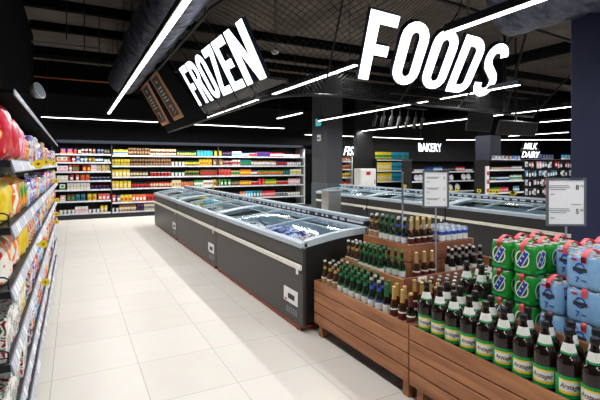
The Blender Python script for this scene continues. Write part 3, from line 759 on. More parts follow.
# diaper boxes wall
yd = 13.0; xa, xb = x_at(377, yd), x_at(412, yd)
rack('shelf_rack', xa, xb, yd, [.55, .95, 1.36, 1.78], 'wide rack filled with yellow and turquoise packs beyond the far freezers', top=1.79)
xm = x_at(393.5, yd)
for z, nm in ((.95, 'lowest'), (1.36, 'second lowest'), (1.78, 'top')):
    for (a, b, c, c2) in ((xa + .05, xm, 'yellow', 'cream'), (xm + .03, x_at(403, yd), 'cyan', 'teal'), (x_at(404, yd), xb - .05, 'white' if z < 1.7 else 'cyan', 'orange' if z < 1.7 else 'green')):
        if c == 'yellow' and nm == 'top': c2 = 'green'
        run_x('%s shelf of baby goods rack' % nm, a, b, yd + .15, z, 'carton', c, c2, None if c == 'yellow' else ('yellow packs' if c2 == 'teal' else 'turquoise packs'), 1.9 if z < 1.7 else 1.75, 1, .95)
# dishware gondola
yg = 11.4; xa, xb = x_at(412, yg), x_at(474, yg)
rack('shelf_rack', xa, xb, yg, [.62, 1.0, 1.34], 'black rack of household dishes left of the middle navy column', top=1.72)
solid('plate_white', (222, 226, 236), .25)
def plate_proto():
    m = MB(); n = 16; prof = [(0, 0), (.06, .004), (.075, .014), (.115, .02), (.116, .026), (.075, .02), (.0, .008)]
    m.lathe(prof, 'plate_white', 18, cap0=False, cap1=False)
    return m.build('dinner_plate')
pl = plate_proto()
for px, z, s, lb in ((416, 1.0, 1, 'left'), (420, 1.0, 1.05, 'left'), (425, 1.0, .9, 'left'), (451, 1.0, .95, 'right'), (463, 1.0, 1.1, 'right'), (468, 1.0, 1.1, 'right'),
                 (425, .62, 1.1, 'lower left'), (450, .62, 1., 'lower right'), (457, .62, 1.1, 'lower right')):
    place(pl, (x_at(px, yg + .12), yg + .12, z + .117 * s + .002), 0, 'white dinner plate standing upright on %s part of the dish rack' % lb, 'plate', 'upright plates on the dish rack', (PI / 2 - .15, 0, 0), (s, s, s))
for i, (a, b, kd, c, c2) in enumerate(((414, 424, 'tub', 'white', 'grey'), (425, 433, 'carton', 'navy', 'blue'), (433, 442, 'carton', 'blue', 'white'), (442, 455, 'tub', 'navy', 'white'), (456, 464, 'carton', 'red', 'white'), (465, 473, 'tub', 'white', 'blue'))):
    run_x('top shelf of the dish rack', x_at(a, yg + .1), x_at(b, yg + .1), yg + .1, 1.34, kd, c, c2, [None, 'white tubs', 'navy cartons', 'blue cartons', 'navy tubs', 'red cartons'][i], 1.1 if kd != 'carton' else 1.0)
# shelf of cleaning goods
yh = 7.5; xa, xb = x_at(489.5, yh), x_at(524, yh)
rack('shelf_rack', xa, xb, yh, [.86, 1.17, 1.46], 'short black gondola of bottles and tubs right of the middle navy column', top=1.68, depth=.4)
run = [(1.46, 'top', [(491, 503, 'tub', 'cream', 'red'), (503, 512, 'tub', 'pink', 'white'), (512, 522, 'jar', 'grey', 'white')]),
       (1.17, 'middle', [(490, 496, 'jar', 'white', 'green'), (496, 509, 'can', 'blue', 'white'), (510, 522, 'bottle', 'white', 'green')]),
       (.86, 'lowest', [(490, 499, 'carton', 'green', 'yellow'), (499, 508, 'carton', 'red', 'pink'), (513, 519, 'bottle', 'cyan', 'white')])]
for z, nm, rr in run:
    prev = None
    for a, b, kd, c, c2 in rr: prev = run_x('%s shelf of bottle gondola' % nm, x_at(a, yh + .08), x_at(b, yh + .08), yh + .08, z, kd, c, c2, prev, .75)
m = MB(); xq = x_at(487.6, yh - .05); m.box(xq - .05, xq + .05, yh - .06, yh - .012, .0, 1.55, 'white')
for k in range(4): m.box(xq - .035, xq + .035, yh - .064, yh - .0605, .66 + k * .22, .76 + k * .22, 'red_ink')
tag(m.build('promotional_banner'), 'narrow white and red banner hanging at the left end of the bottle gondola', 'banner')
# hanging goods wall
yw = 8.2; xa, xb = x_at(525, yw), x_at(600, yw)
pg = empty('pegboard_display', (0, yw, 0), 0, 'black pegboard wall hung with small packs, left of the right navy column', 'display')
m = MB(); m.box(xa, xb, .1, .14, 0, 1.74, 'near_black_panel'); m.build('board', pg)
m = MB(); m.box(xa, xb, .0, .5, 1.741, 1.76, 'pipe_grey'); m.build('top_shelf', pg)
hp = {}
for c in ('white', 'black', 'orange', 'cyan', 'red', 'pink', 'grey', 'navy'):
    m = MB(); m.box(-.045, .045, -.012, .012, -.19, 0, 'ink_' + c); m.box(-.034, .034, -.03, -.0125, -.17, -.06, 'ink_white' if c != 'white' else 'ink_grey', .006)
    b = m.build('blister_pack'); mm = MB(); mm.tube([(0, .09, .01), (0, -.02, .0), (0, -.04, .012)], .004, 'steel', 4); mm.build('peg_hook', b); hp[c] = b
for r, z in enumerate((1.68, 1.41, 1.14, .87)):
    x = xa + .07; nm = ['top', 'second', 'third', 'lowest'][r]
    while x < xb - .07:
        c = random.choice(['white', 'grey', 'black', 'pink', 'white', 'navy', 'black'] + (['orange'] * 6 if r == 0 and .3 < x - xa < 1.2 else []) + (['cyan'] * 2 if r == 1 else []) + (['red'] if x - xa > 1.2 or r == 2 else []))
        if random.random() < .88:
            place(hp[c], (x, yw, z + random.uniform(-.015, 0)), 0, '%s blister pack hanging in the %s row of the pegboard' % (c, nm), 'pack', '%s row of hanging packs' % nm, None, (random.uniform(.8, 1.05), 1, random.uniform(.75, 1.1)))
        x += .13
prev = None
for a, b, kd, c, c2 in ((506, 511, 'box', 'brown', 'white'), (515, 523, 'box', 'blue', 'white'), (530, 540, 'box', 'grey', 'navy'), (541, 552, 'box', 'navy', 'grey'), (563, 569, 'box', 'cyan', 'white')):
    if a >= 525: prev = run_x('top board of the pegboard wall', x_at(a, yw + .2), x_at(b, yw + .2), yw + .2, 1.76, kd, c, c2, prev, 1.0)
prev = None
for a, b, c, c2 in ((493, 503, 'grey', 'white'), (504, 511, 'brown', 'white'), (513, 519, 'blue', 'white')):
    prev = run_x('top board of bottle gondola', x_at(a, yh + .2), x_at(b, yh + .2), yh + .2, 1.711, 'box', c, c2, prev, .8)

# small glowing department signs
def small_sign(txt, px, y, z, size, label, rz=0, shear=.25, width=None):
    x = x_at(px, y)
    root = empty('hanging_department_sign', (x, y, z), 0, label, 'sign')
    M = frame_M((0, 0, 0), (math.cos(rz), math.sin(rz), 0), (0, 0, 1))
    text_mesh('glowing_letters', txt, size, 'letter_glow', root, M, None, shear, width)
    m = MB(); w = (width or size * len(txt) * .55) / 2
    m.tube([(-w * .8, .03, 0), (-w * .8, .03, ZC - z)], .006, 'black', 4); m.tube([(w * .8, .03, 0), (w * .8, .03, ZC - z)], .006, 'black', 4)
    m.box(-w, w, .02, .05, -size * .2, size * .3, 'black'); m.build('mount', root)
small_sign('FISH', 351.5, 13.45, 2.09, .46, 'small glowing white sign FISH beside the dark column', 0, .35, .72)
small_sign('BAKERY', 430, 10.9, 2.16, .40, 'small glowing white sign BAKERY above the dish rack', 0, -.1, 1.05)
small_sign('MILK\nDAIRY', 531, 8.0, 2.0, .25, 'small glowing two line sign above the pegboard wall', 0, .35, .85)

# screens
def screen(px0, px1, y, z0, z1, tilt, label, rz=0):
    x0, x1 = x_at(px0, y), x_at(px1, y); w = x1 - x0; hh = (z1 - z0)
    root = empty('hanging_screen', ((x0 + x1) / 2, y, (z0 + z1) / 2), rz, label, 'screen')
    m = MB(); m.box(-w / 2, w / 2, -.03, .03, -hh / 2, hh / 2, 'black', .01, Matrix.Rotation(tilt, 4, 'X')); b = m.build('screen_case', root)
    m = MB(); m.box(-w / 2 + .02, w / 2 - .02, -.033, -.0305, -hh / 2 + .02, hh / 2 - .02, 'screen', 0, Matrix.Rotation(tilt, 4, 'X')); m.build('screen_glass', b)
    m = MB(); m.tube([(0, .05, 0), (0, .05, ZC - (z0 + z1) / 2)], .025, 'black'); m.build('ceiling_mount', root)
screen(498, 536, 6.6, 2.28, 2.62, .3, 'black screen hung under the ceiling just left of the right navy column')
screen(468, 492, 7.2, 2.40, 2.98, .25, 'black screen hung above the middle navy column')

# black track spotlights
for i, px in enumerate((376, 384, 392, 400, 408, 416, 423)):
    y = 7.6; x = x_at(px, y); z = 2.58
    m = MB(); m.tube([(0, 0, .1), (-.05, .03, -.14)], .04, 'black', 8); o = m.build('spotlight'); o.location = (x, y, z)
    tag(o, 'black spotlight in the row hung above the far freezers', 'spotlight', 'black spotlights above the far freezers')
    m = MB(); m.tube([(0, 0, .1), (0, 0, .3)], .01, 'black', 5); m.build('stem', o)
m = MB(); m.box(x_at(372, 7.6), x_at(427, 7.6), 7.58, 7.62, 2.88, 2.92, 'black'); tag(m.build('spotlight_track'), 'black track carrying the row of spotlights', 'track')

# small fixtures
ex = empty('exit_sign', (6.98, 11.62, 0), 0, 'small green exit sign high on the grey column', 'exit sign')
ex.location = (6.96, 11.9, 2.95)
m = MB(); m.box(-.02, .02, -.19, .19, -.14, .14, 'ink', .005); m.build('casing', ex)
m = MB(); m.box(-.024, -.0205, -.17, .17, -.12, .12, 'exit_glow'); f_ = m.build('lit_face', ex)
m = MB()
m.box(-.028, -.0245, -.12, .02, -.015, .015, 'white'); m.face([(-.027, -.08, .05), (-.027, -.14, 0), (-.027, -.08, -.05)], 'white')
m.box(-.028, -.0245, .05, .12, -.07, .07, 'white'); m.build('arrow_and_door', f_)
m = MB(); m.box(-.05, 0, -.09, .09, -.1, .1, 'white', .01); o = m.build('wall_phone_box'); o.location = (6.99, 11.9, 2.45); tag(o, 'small pale box on the grey column below the exit sign', 'box')
m = MB(); m.box(-.055, -.051, -.05, .05, -.05, .02, 'ink'); m.build('slot', o)
# speaker at left
sp = empty('wall_speaker', (-.55, 7.6, 2.66), 0, 'white wall speaker high up at the left', 'speaker')
m = MB(); m.lathe([(.05, 0), (.09, .03), (.125, .1), (.125, .13)], 'white', 20); o = m.build('speaker_shell', sp); o.rotation_euler = (0, math.radians(70), -.5)
m = MB(); m.lathe([(.112, .131), (.112, .135)], 'rail_grey', 20); g_ = m.build('grille', o)
m = MB(); m.tube([(-.29, 0, 0), (.02, 0, 0)], .02, 'black'); m.build('bracket', sp)
# smoke detectors
for px, y, z, lb in ((275, 4.2, 3.62, 'small white ceiling detector seen through the mesh'),):
    m = MB(); m.lathe([(.03, 0), (.06, .02), (.07, .05), (.07, .06)], 'white', 14); o = m.build('smoke_detector'); o.location = (x_at(px, 6.8), 6.8, 3.5); tag(o, lb, 'detector')
    m = MB(); m.tube([(0, 0, .06), (0, 0, ZC - 3.5)], .008, 'black', 5); m.build('stem', o)
# chain for the near light strip
m = MB()
p0 = Vector((3.18, 2.75, 2.93))
for k in range(26):
    c = p0 + Vector((0, 0, k * .065)); rr = .022
    ax = (k % 2) * PI / 2
    m.tube([c + Vector((rr * math.cos(a) * math.cos(ax) * .6, rr * math.cos(a) * math.sin(ax) * .6, .04 * math.sin(a))) for a in [2 * PI * q / 10 for q in range(11)]], .005, 'pipe_grey', 4)
tag(m.build('hanging_chain'), 'grey chain holding the light strip in front of FOODS', 'chain')

# ------------------------------------------------------------------ wooden crates
def board_x(m, x, y0, y1, z0, z1, t=.02): m.box(x, x + t, y0, y1, z0, z1, 'crate_wood_along', .003)
def board_y(m, x0, x1, y, z0, z1, t=.02): m.box(x0, x1, y, y + t, z0, z1, 'crate_wood_across', .003)
def crate(name, x0, x1, y0, y1, z0, z1, nb, deck, label, legs=0, group='stepped wooden crates', handle=False, gap=.008):
    r = empty(name, (0, 0, 0), 0, label, 'crate', group); r.location = ((x0 + x1) / 2, (y0 + y1) / 2, z0)
    inv = Matrix.Translation(-r.location)
    bh = (z1 - z0) / nb
    def add(fn, *a):
        m = MB(); fn(m, *a); m.v = [tuple(inv @ Vector(v)) for v in m.v]; return m.build('board', r)
    for k in range(nb):
        a, b = z0 + k * bh + gap / 2, z0 + (k + 1) * bh - gap / 2
        add(board_x, x0, y0 + .002, y1 - .002, a, b); add(board_x, x1 - .02, y0 + .002, y1 - .002, a, b)
        add(board_y, x0 + .021, x1 - .021, y0 + .002, a, b); add(board_y, x0 + .021, x1 - .021, y1 - .022, a, b)
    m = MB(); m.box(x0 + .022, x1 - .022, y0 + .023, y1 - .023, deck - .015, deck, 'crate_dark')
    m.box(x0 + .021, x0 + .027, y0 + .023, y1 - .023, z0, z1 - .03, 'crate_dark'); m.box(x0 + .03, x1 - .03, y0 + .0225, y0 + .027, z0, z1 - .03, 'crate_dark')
    m.v = [tuple(inv @ Vector(v)) for v in m.v]; m.build('deck', r)
    if legs:
        for (lx, ly) in ((x0 + .03, y0 + .03), (x0 + .03, y1 - .1), (x1 - .1, y0 + .03), (x1 - .1, y1 - .1)):
            m = MB(); m.box(lx, lx + .06, ly, ly + .06, 0, z0 + .06, 'crate_wood_along', .004); m.v = [tuple(inv @ Vector(v)) for v in m.v]; m.build('leg', r)
    if handle:
        m = MB(); yy = handle; m.box(x0 - .004, x0 + .0, yy - .07, yy + .07, z1 - bh / 2 - .016, z1 - bh / 2 + .016, 'matte_black'); m.v = [tuple(inv @ Vector(v)) for v in m.v]; m.build('handle_slot', r)
    return r
crate('display_crate', 1.98, 3.8, 2.205, 3.475, .115, .517, 4, .437, 'lowest wooden crate of the stepped beer stand beside the freezer', legs=1)
crate('display_crate', 2.25, 3.55, 2.57, 3.44, .438, .700, 2, .60, 'middle wooden crate of the stepped beer stand beside the freezer')
crate('display_crate', 2.506, 3.29, 2.777, 3.43, .601, .905, 2, .84, 'topmost wooden crate holding bottles and tall cans', handle=3.14)
crate('display_crate', 1.98, 3.8, .2, 2.198, .115, .517, 4, .475, 'lowest wooden crate of the nearer stand with big beer bottles', legs=1)
crate('display_crate', 2.25, 3.55, .3, 2.12, .476, .700, 2, .60, 'upper wooden crate under the green and blue can packs')

# ------------------------------------------------------------------ bottles
def beer(name, glass, neck, label1, label2, capm, foil=False, h=.268, r=.0298):
    k = h / .235
    prof = [(.012, 0), (r - .003, .001), (r, .008), (r, .118 * k), (r * .93, .13 * k), (r * .60, .15 * k), (.0142, .168 * k), (.0125, .222 * k), (.0125, .226 * k)]
    m = MB(); m.lathe(prof, glass, 14); o = m.build(name)
    m = MB(); m.lathe([(.0145, .221 * k), (.0155, .224 * k), (.0145, .235 * k), (.011, .2365 * k)], capm, 12); m.build('bottle_cap', o)
    m = MB(); m.lathe([(r + .0006, .04 * k), (r + .0006, .052 * k), (r + .0006, .094 * k), (r + .0006, .104 * k)], [label2, label1, label2], 14, cap0=False, cap1=False); m.build('front_label', o)
    if foil: m = MB(); m.lathe([(.0180, .154 * k), (.0182, .158 * k), (.0150, .172 * k), (.0138, .222 * k)], ['label_red' if neck == 'gold_foil' else neck, neck, neck], 12, cap0=False, cap1=False); m.build('neck_foil', o)
    else: m = MB(); m.lathe([(.0158, .165 * k), (.0146, .176 * k), (.0141, .188 * k)], neck, 12, cap0=False, cap1=False); m.build('neck_label', o)
    return o
solid('label_red', (170, 40, 30), .5); solid('label_dkgreen', (20, 90, 50), .5)
B = {
 'amber': (beer('beer_bottle', 'amber_glass', 'gold_foil', 'ink_tan', 'cream_bumper', 'cap_silver'), 'amber beer bottle with pale cap'),
 'green': (beer('beer_bottle', 'green_glass', 'green_cap', 'white_label', 'green_cap', 'green_cap'), 'green beer bottle with white label'),
 'bluewhite': (beer('beer_bottle', 'green_glass', 'blue_label', 'white_label', 'blue_label', 'cap_silver'), 'green beer bottle with blue neck label'),
 'greenneck': (beer('beer_bottle', 'dark_glass', 'label_dkgreen', 'cream_bumper', 'white_label', 'green_cap', True), 'dark beer bottle with green neck'),
 'gold': (beer('beer_bottle', 'brown_glass', 'gold_foil', 'wine_red', 'cream_bumper', 'gold_foil', True), 'dark beer bottle with gold neck'),
 'red': (beer('beer_bottle', 'dark_glass', 'wine_red', 'wine_red', 'cream_bumper', 'gold_foil', True), 'dark beer bottle with red neck'),
 'dark': (beer('beer_bottle', 'dark_glass', 'cap_silver', 'white_label', 'white_label', 'cap_silver'), 'black beer bottle with white label'),
}
def brow(kinds, x0, y0, dx, dy, z, where, group):
    """kinds: list of (kind, count) laid from (x0,y0) stepping by (dx,dy)"""
    k = 0
    for kd, n in kinds:
        pr, desc = B[kd]
        for _ in range(n):
            x = x0 + dx * k + random.uniform(-.003, .003); y = y0 + dy * k + random.uniform(-.003, .003)
            place(pr, (x, y, z + .0015), random.uniform(0, 6), desc + ' ' + where, 'bottle', group)
            k += 1
T1 = .437
for r in range(3):
    x = 2.043 + r * .074
    brow([('amber', 2 if r else 3), ('green', 5), ('bluewhite', 2), ('greenneck', 1), ('gold', 2), ('red', 0 if r else 1)][: 6 if r < 2 else 2], x, 3.385 - r * .03, 0, -.0875, T1, 'on the lowest crate, %s row from aisle' % ['first', 'second', 'third'][r],
         'beer bottles on the aisle side of the lowest crate')
for r in range(4):
    y = 2.27 + r * .074
    brow([('gold', 2), ('dark', 4), ('greenneck', 2), ('dark', 3)] if r else [('red', 1), ('dark', 4), ('greenneck', 2), ('dark', 4)], 2.30, y, .088, 0, T1,
         'on lowest crate behind big bottles, %s row' % ['nearest', 'second', 'third', 'farthest'][r], 'beer bottles on the near side of the lowest crate')
T2 = .60
for r in range(2):
    brow([('amber', 3), ('green', 5)], 2.308 + r * .072, 3.39 - r * .02, 0, -.068, T2, 'on the middle crate, %s row from aisle' % ['first', 'second'][r], 'beer bottles on the aisle side of the middle crate')
for y in (2.825, 2.745): brow([('green', 1)], 2.40, y, 0, 0, T2, 'on middle crate, left of the gold necks', 'pair of green bottles at the corner of the middle crate')
for kd, lst in (('gold', (416.5, 424.5, 432)),):
    for q, px in enumerate(lst):
        brow([(kd, 1)], x_at(px, 2.66), 2.66, 0, 0, T2, 'on near ledge of middle crate', '%s bottles on the near ledge of the middle crate' % {'green': 'green', 'gold': 'gold necked'}[kd])
for r in range(2):
    brow([('dark', 5 - r)], x_at(452, 2.63) + r * .04, 2.63 + r * .078, .0875, 0, T2, 'on near ledge of middle crate, %s row' % ['front', 'rear'][r], 'dark bottles on the near side of the middle crate')
T3 = .84
brow([('amber', 2), ('green', 3), ('bluewhite', 2)], 2.562, 3.37, 0, -.078, T3, 'on the topmost crate, outer row', 'bottles along the aisle edge of the topmost crate')
brow([('amber', 2), ('green', 2), ('bluewhite', 2), ('green', 1)], 2.635, 3.37, 0, -.078, T3, 'on the topmost crate, inner row', 'bottles in the second row of the topmost crate')
for r in range(3): brow([('gold', 4)], 2.575 + (.145 if r else 0) - (0.075 if r else 0), 2.832 + r * .072, .072, 0, T3, 'on topmost crate near price board, %s row' % ['front', 'second', 'third'][r], 'gold necked bottles on the topmost crate') if r == 0 else brow([('gold', 3)], 2.715, 2.832 + r * .072, .072, 0, T3, 'on topmost crate near price board, %s row' % ['front', 'second', 'third'][r], 'gold necked bottles on the topmost crate')
# tall cans
m = MB(); m.lathe([(.024, 0), (.033, .008), (.033, .155), (.026, .166), (.026, .168)], 'can_tin', 16); can = m.build('beer_can')
m = MB(); m.lathe([(.0335, .03), (.0335, .06), (.0335, .11), (.0335, .14)], ['blue_label', 'white_label', 'blue_label'], 16, cap0=False, cap1=False); m.build('print', can)
m = MB(); m.lathe([(.0255, .1685), (.027, .1705)], 'cap_silver', 16); m.build('can_lid', can)
for r in range(4):
    for k in range(5):
        place(can, (2.935 + k * .072, 2.835 + r * .074, T3 + .0015), random.uniform(0, 6), 'tall blue and silver beer can on topmost crate, %s row' % ['front', 'second', 'third', 'fourth'][r], 'can', 'beer cans on the topmost crate')

# big bottles
def big_bottle():
    h = .33; r = .054
    prof = [(.02, 0), (.046, .001), (.053, .015), (r, .03), (r, .178), (.053, .19), (.049, .202), (.041, .213), (.035, .222), (.030, .24), (.022, .272), (.0165, .288), (.0165, .31)]
    m = MB(); m.lathe(prof, 'pet_brown', 24); o = m.build('large_beer_bottle')
    m = MB(); m.lathe([(.019, .302), (.0198, .306), (.0198, .330), (.016, .334)], 'cap_black', 16); m.build('screw_cap', o)
    m = MB(); m.lathe([(.0545, .028), (.0545, .046), (.0545, .058), (.0545, .104), (.0545, .112), (.0545, .128)], ['label_green', 'label_yellow', 'white_label', 'label_yellow', 'label_green'], 24, cap0=False, cap1=False); lb = m.build('front_label', o)
    def on_cyl(rad, zc, ang):
        def f(c):
            a = ang + c.x / rad
            return Vector((rad * math.cos(a), rad * math.sin(a), zc + c.y))
        return f
    ang = 0
    t = text_mesh('label_print', 'Arstager', .032, 'wine_red', lb, None, on_cyl(.0556, .082, ang), .3, .098)
    for a0 in (1.0, -1.0 - .9):          # side panels of the label in green
        m = MB(); m.lathe([(.0549, .028), (.0549, .128)], 'label_green', 8, cap0=False, cap1=False, a0=a0, a1=a0 + .9); m.build('label_edge', lb)
    m = MB(); m.lathe([(.0355, .2215), (.0330, .230), (.0306, .240), (.0228, .271)], ['label_green', 'white_label', 'white_label'], 20, cap0=False, cap1=False); m.build('neck_label', o)
    return o
bb = big_bottle()
ys = [2.12, 2.005, 1.89, 1.775, 1.66, 1.545, 1.43, 1.315, 1.20, 1.085]
for i, y in enumerate(ys):
    lab = 'large brown bottle with green label, front row, ' + ['farthest, beside the small gold necked bottles', 'second from the far end', 'third from the far end', 'fourth from the far end',
        'fifth from the far end', 'sixth, before the green can packs', 'seventh, before the green can packs', 'eighth, before the blue can packs', 'ninth, before the blue can packs', 'nearest the lower right corner'][i]
    place(bb, (2.062, y, .4765), math.atan2(-y, -2.06) + random.uniform(-.25, .25), lab, 'bottle', 'large beer bottles in the front row')
for i in range(10):
    y = 2.06 - i * .115
    lab = 'large brown bottle in the second row, half hidden, ' + ('toward the far end' if i < 4 else 'before the green packs' if i < 6 else 'before the blue packs')
    place(bb, (2.178, y, .4765), math.atan2(-y, -2.1) + random.uniform(-.3, .3), lab, 'bottle', 'large beer bottles in the second row')
for r in range(4):
    for c in range(2):
        place(bb, (2.335 + r * .125, 2.03 - c * .118, .6015), math.atan2(-2, -2.3) + random.uniform(-.3, .3),
              'large brown bottle on the upper crate left of the green packs, %s' % (['front row', 'second row', 'third row', 'rear row'][r] + (', farther one' if c == 0 else ', nearer one')), 'bottle', 'large beer bottles on the upper crate')

# shrink-wrapped can packs
def can_pack(nx, ny, film, style):
    """nx cans along x, ny along y; front faces -x"""
    R_ = .033; Hh = .168; Lx, Ly = nx * 2 * R_, ny * 2 * R_
    n = 48
    def hull(z, shrink, lobe):
        pts = []
        for k in range(n):
            a = 2 * PI * k / n; c, s = math.cos(a), math.sin(a)
            e = 7.
            q = (abs(c) ** e + abs(s) ** e) ** (-1 / e)
            x, y = c * q * Lx / 2, s * q * Ly / 2
            lx = abs(math.sin(PI * (x + Lx / 2) / (2 * R_))) if abs(s) >= abs(c) else abs(math.sin(PI * (y + Ly / 2) / (2 * R_)))
            f = 1 - lobe * (1 - lx) * .10
            pts.append((x * (shrink) * f, y * (shrink) * f, z))
        return pts
    rows = [hull(.0, .80, 1), hull(.006, .95, 1), hull(.02, 1, .8), hull(.08, 1, .35), hull(.145, 1, .8), hull(.16, .95, 1), hull(.168, .84, 1), hull(.164, .6, 0)]
    m = MB(); m.grid(rows, film, True, True); m.face(rows[0][::-1], film); m.face(rows[-1], film)
    o = m.build('beer_can_pack')
    for i in range(nx):
        for j in range(ny):
            cx, cy = -Lx / 2 + R_ * (2 * i + 1), -Ly / 2 + R_ * (2 * j + 1)
            m = MB(); m.lathe([(.027, .1655), (.0275, .171), (.025, .171), (.0245, .168)], 'cap_silver', 14, cx, cy, cap0=False); m.build('can_top', o)
    m = MB(); pts = []
    w = .013
    for k in range(13):
        t = k / 12; y = 0; x = -Lx / 2 * .98 + Lx * .98 * t
        z = .175 + .028 * math.sin(PI * t)
        pts.append((x, z))
    pts = [(-Lx / 2 - .004, .135), (-Lx / 2 - .004, .165)] + pts + [(Lx / 2 + .004, .165), (Lx / 2 + .004, .135)]
    m.grid([[(x, -w, z), (x, w, z), (x, w, z + .0015), (x, -w, z + .0015)] for x, z in pts], 'handle_red', True, True); m.build('carry_handle', o)
    def decal(face, w0, h0, cx, cz, mat, name, d, ang=0, ring=0, par=None):
        m = MB(); N_ = 20
        def pt(u, v):
            u, v = u * math.cos(ang) - v * math.sin(ang), u * math.sin(ang) + v * math.cos(ang)
            return (-Lx / 2 - .002 - d, -(cx + u), cz + v) if face == 'x' else (cx + u, -Ly / 2 - .002 - d, cz + v)
        if ring:
            for k in range(N_):
                a, b = 2 * PI * k / N_, 2 * PI * (k + 1) / N_
                m.face([pt(w0 * math.cos(a), h0 * math.sin(a)), pt(w0 * math.cos(b), h0 * math.sin(b)), pt(w0 * ring * math.cos(b), h0 * ring * math.sin(b)), pt(w0 * ring * math.cos(a), h0 * ring * math.sin(a))], mat)
        else: m.face([pt(-w0, -h0), pt(w0, -h0), pt(w0, h0), pt(-w0, h0)], mat)
        return m.build(name, o)
    for f in ('x', 'y'):
        if style == 'green':
            decal(f, .044, .050, 0, .092, 'white_label', 'emblem_ring', .0, 0, .84); decal(f, .034, .038, 0, .092, 'label_dkgreen', 'emblem_ring', .0, 0, .72)
            decal(f, .053, .020, .004, .094, 'white_label', 'emblem_band', .0012, 1.05); decal(f, .048, .0145, .004, .094, 'deep_blue', 'emblem_band', .002, 1.05)
            decal(f, .05, .008, 0, .024, 'label_green', 'print_line', .0005)
            for q in range(4): decal(f, .004, .006, -.024 + q * .016, .094 - .024 * 1.7 + q * .016 * 1.75, 'white_label', 'lettering', .0028, .5)
        else:
            c0 = -.02 if ny > 2 and f == 'x' else 0
            decal(f, .026, .028, c0, .105, 'deep_blue', 'emblem_ring', .0, 0, .72); decal(f, .034, .010, c0, .098, 'ink', 'emblem_band', .0008)
            decal(f, .014, .005, c0 - .028, .148, 'red_ink', 'red_mark', .0008)
            Mx = frame_M((-Lx / 2 - .004, -(c0 - .012) , .045), (0, -1, 0), (0, 0, 1)) if f == 'x' else frame_M((c0 - .012, -Ly / 2 - .004, .045), (1, 0, 0), (0, 0, 1))
            text_mesh('lettering', '7', .042, 'deep_blue', o, Mx)
            decal(f, .012, .003, c0 + .02, .045, 'deep_blue', 'print_line', .0008)
    return o
gp = can_pack(2, 2, 'green_film', 'green'); bp = can_pack(2, 2, 'blue_film', 'blue'); bp3 = can_pack(2, 3, 'blue_film', 'blue')
m = MB()
PH = .1735
for xr in range(3):
    for yc_ in range(2):
        for lv in range(3):
            lab = 'green shrink wrapped beer can pack, %s column, %s of its stack, %s' % (['left', 'right'][yc_], ['bottom', 'middle', 'top'][lv], ['front row', 'second row', 'rear row'][xr])
            place(gp, (2.345 + xr * .15, 1.74 - yc_ * .152, .602 + lv * PH), random.uniform(-.05, .05), lab, 'can pack', 'green beer can packs')
for xr in range(4):
    for lv in range(2 if xr == 0 else 3):
        lab = 'light blue four can pack beside the green ones, %s, %s' % (['bottom', 'middle', 'top'][lv], ['front row', 'second row', 'third row', 'rear row'][xr])
        place(bp, (2.345 + xr * .15, 1.43, .602 + lv * PH), random.uniform(-.05, .05), lab, 'can pack', 'light blue four can packs')
for xr in range(4):
    for lv in range(3):
        lab = 'light blue six can pack nearer the right edge, %s, %s' % (['bottom', 'middle', 'top'][lv], ['front row', 'second row', 'third row', 'rear row'][xr])
        place(bp3, (2.345 + xr * .15, 1.25, .602 + lv * PH), random.uniform(-.04, .04), lab, 'can pack', 'light blue six can packs')
for xr in range(4):
    for lv in range(3 if xr > 1 else 2):
        place(bp3, (2.345 + xr * .15, 1.03, .602 + lv * PH), random.uniform(-.04, .04), 'light blue six can pack at the very right edge, %s, %s' % (['bottom', 'middle', 'top'][lv], ['front row', 'second row', 'third row', 'rear row'][xr]), 'can pack', 'light blue packs at the right edge')

# ------------------------------------------------------------------ price boards on poles
def price_board(x, y, zpole0, z0, z1, w, rz, label, lines, prices):
    r = empty('price_board', (x, y, zpole0), rz, label, 'sign'); a, b = z0 - zpole0, z1 - zpole0
    m = MB(); m.tube([(0, 0, 0), (0, 0, a)], .007, 'rail_grey', 8); m.lathe([(.04, 0), (.04, .006), (.01, .01)], 'rail_grey', 14); m.build('pole', r)
    t = .014
    m = MB(); m.box(-w / 2, w / 2, -.008, .008, a, a + t, 'sign_frame'); m.box(-w / 2, w / 2, -.008, .008, b - t, b, 'sign_frame')
    m.box(-w / 2, -w / 2 + t, -.008, .008, a + t, b - t, 'sign_frame'); m.box(w / 2 - t, w / 2, -.008, .008, a + t, b - t, 'sign_frame'); m.build('frame', r)
    m = MB(); m.box(-w / 2 + t, w / 2 - t, -.003, .003, a + t, b - t, 'paper'); pp = m.build('paper', r)
    hh = b - a
    for (u, v, s, txt, mt) in lines:
        text_mesh('print', txt, s * hh, mt, pp, frame_M(((u - .5) * w, -.0045, a + v * hh), (1, 0, 0), (0, 0, 1)))
    m = MB()
    for (u, v, lw) in prices:
        m.box((u - .5) * w - lw * w / 2, (u - .5) * w + lw * w / 2, -.0045, -.0035, a + v * hh - .0028, a + v * hh + .0028, 'grey_ink')
    m.build('fine_print', pp)
    m = MB(); m.box(w * .08, w * .4, -.012, -.0085, b - .012, b - .002, 'ink'); m.build('clip', r)
    return r
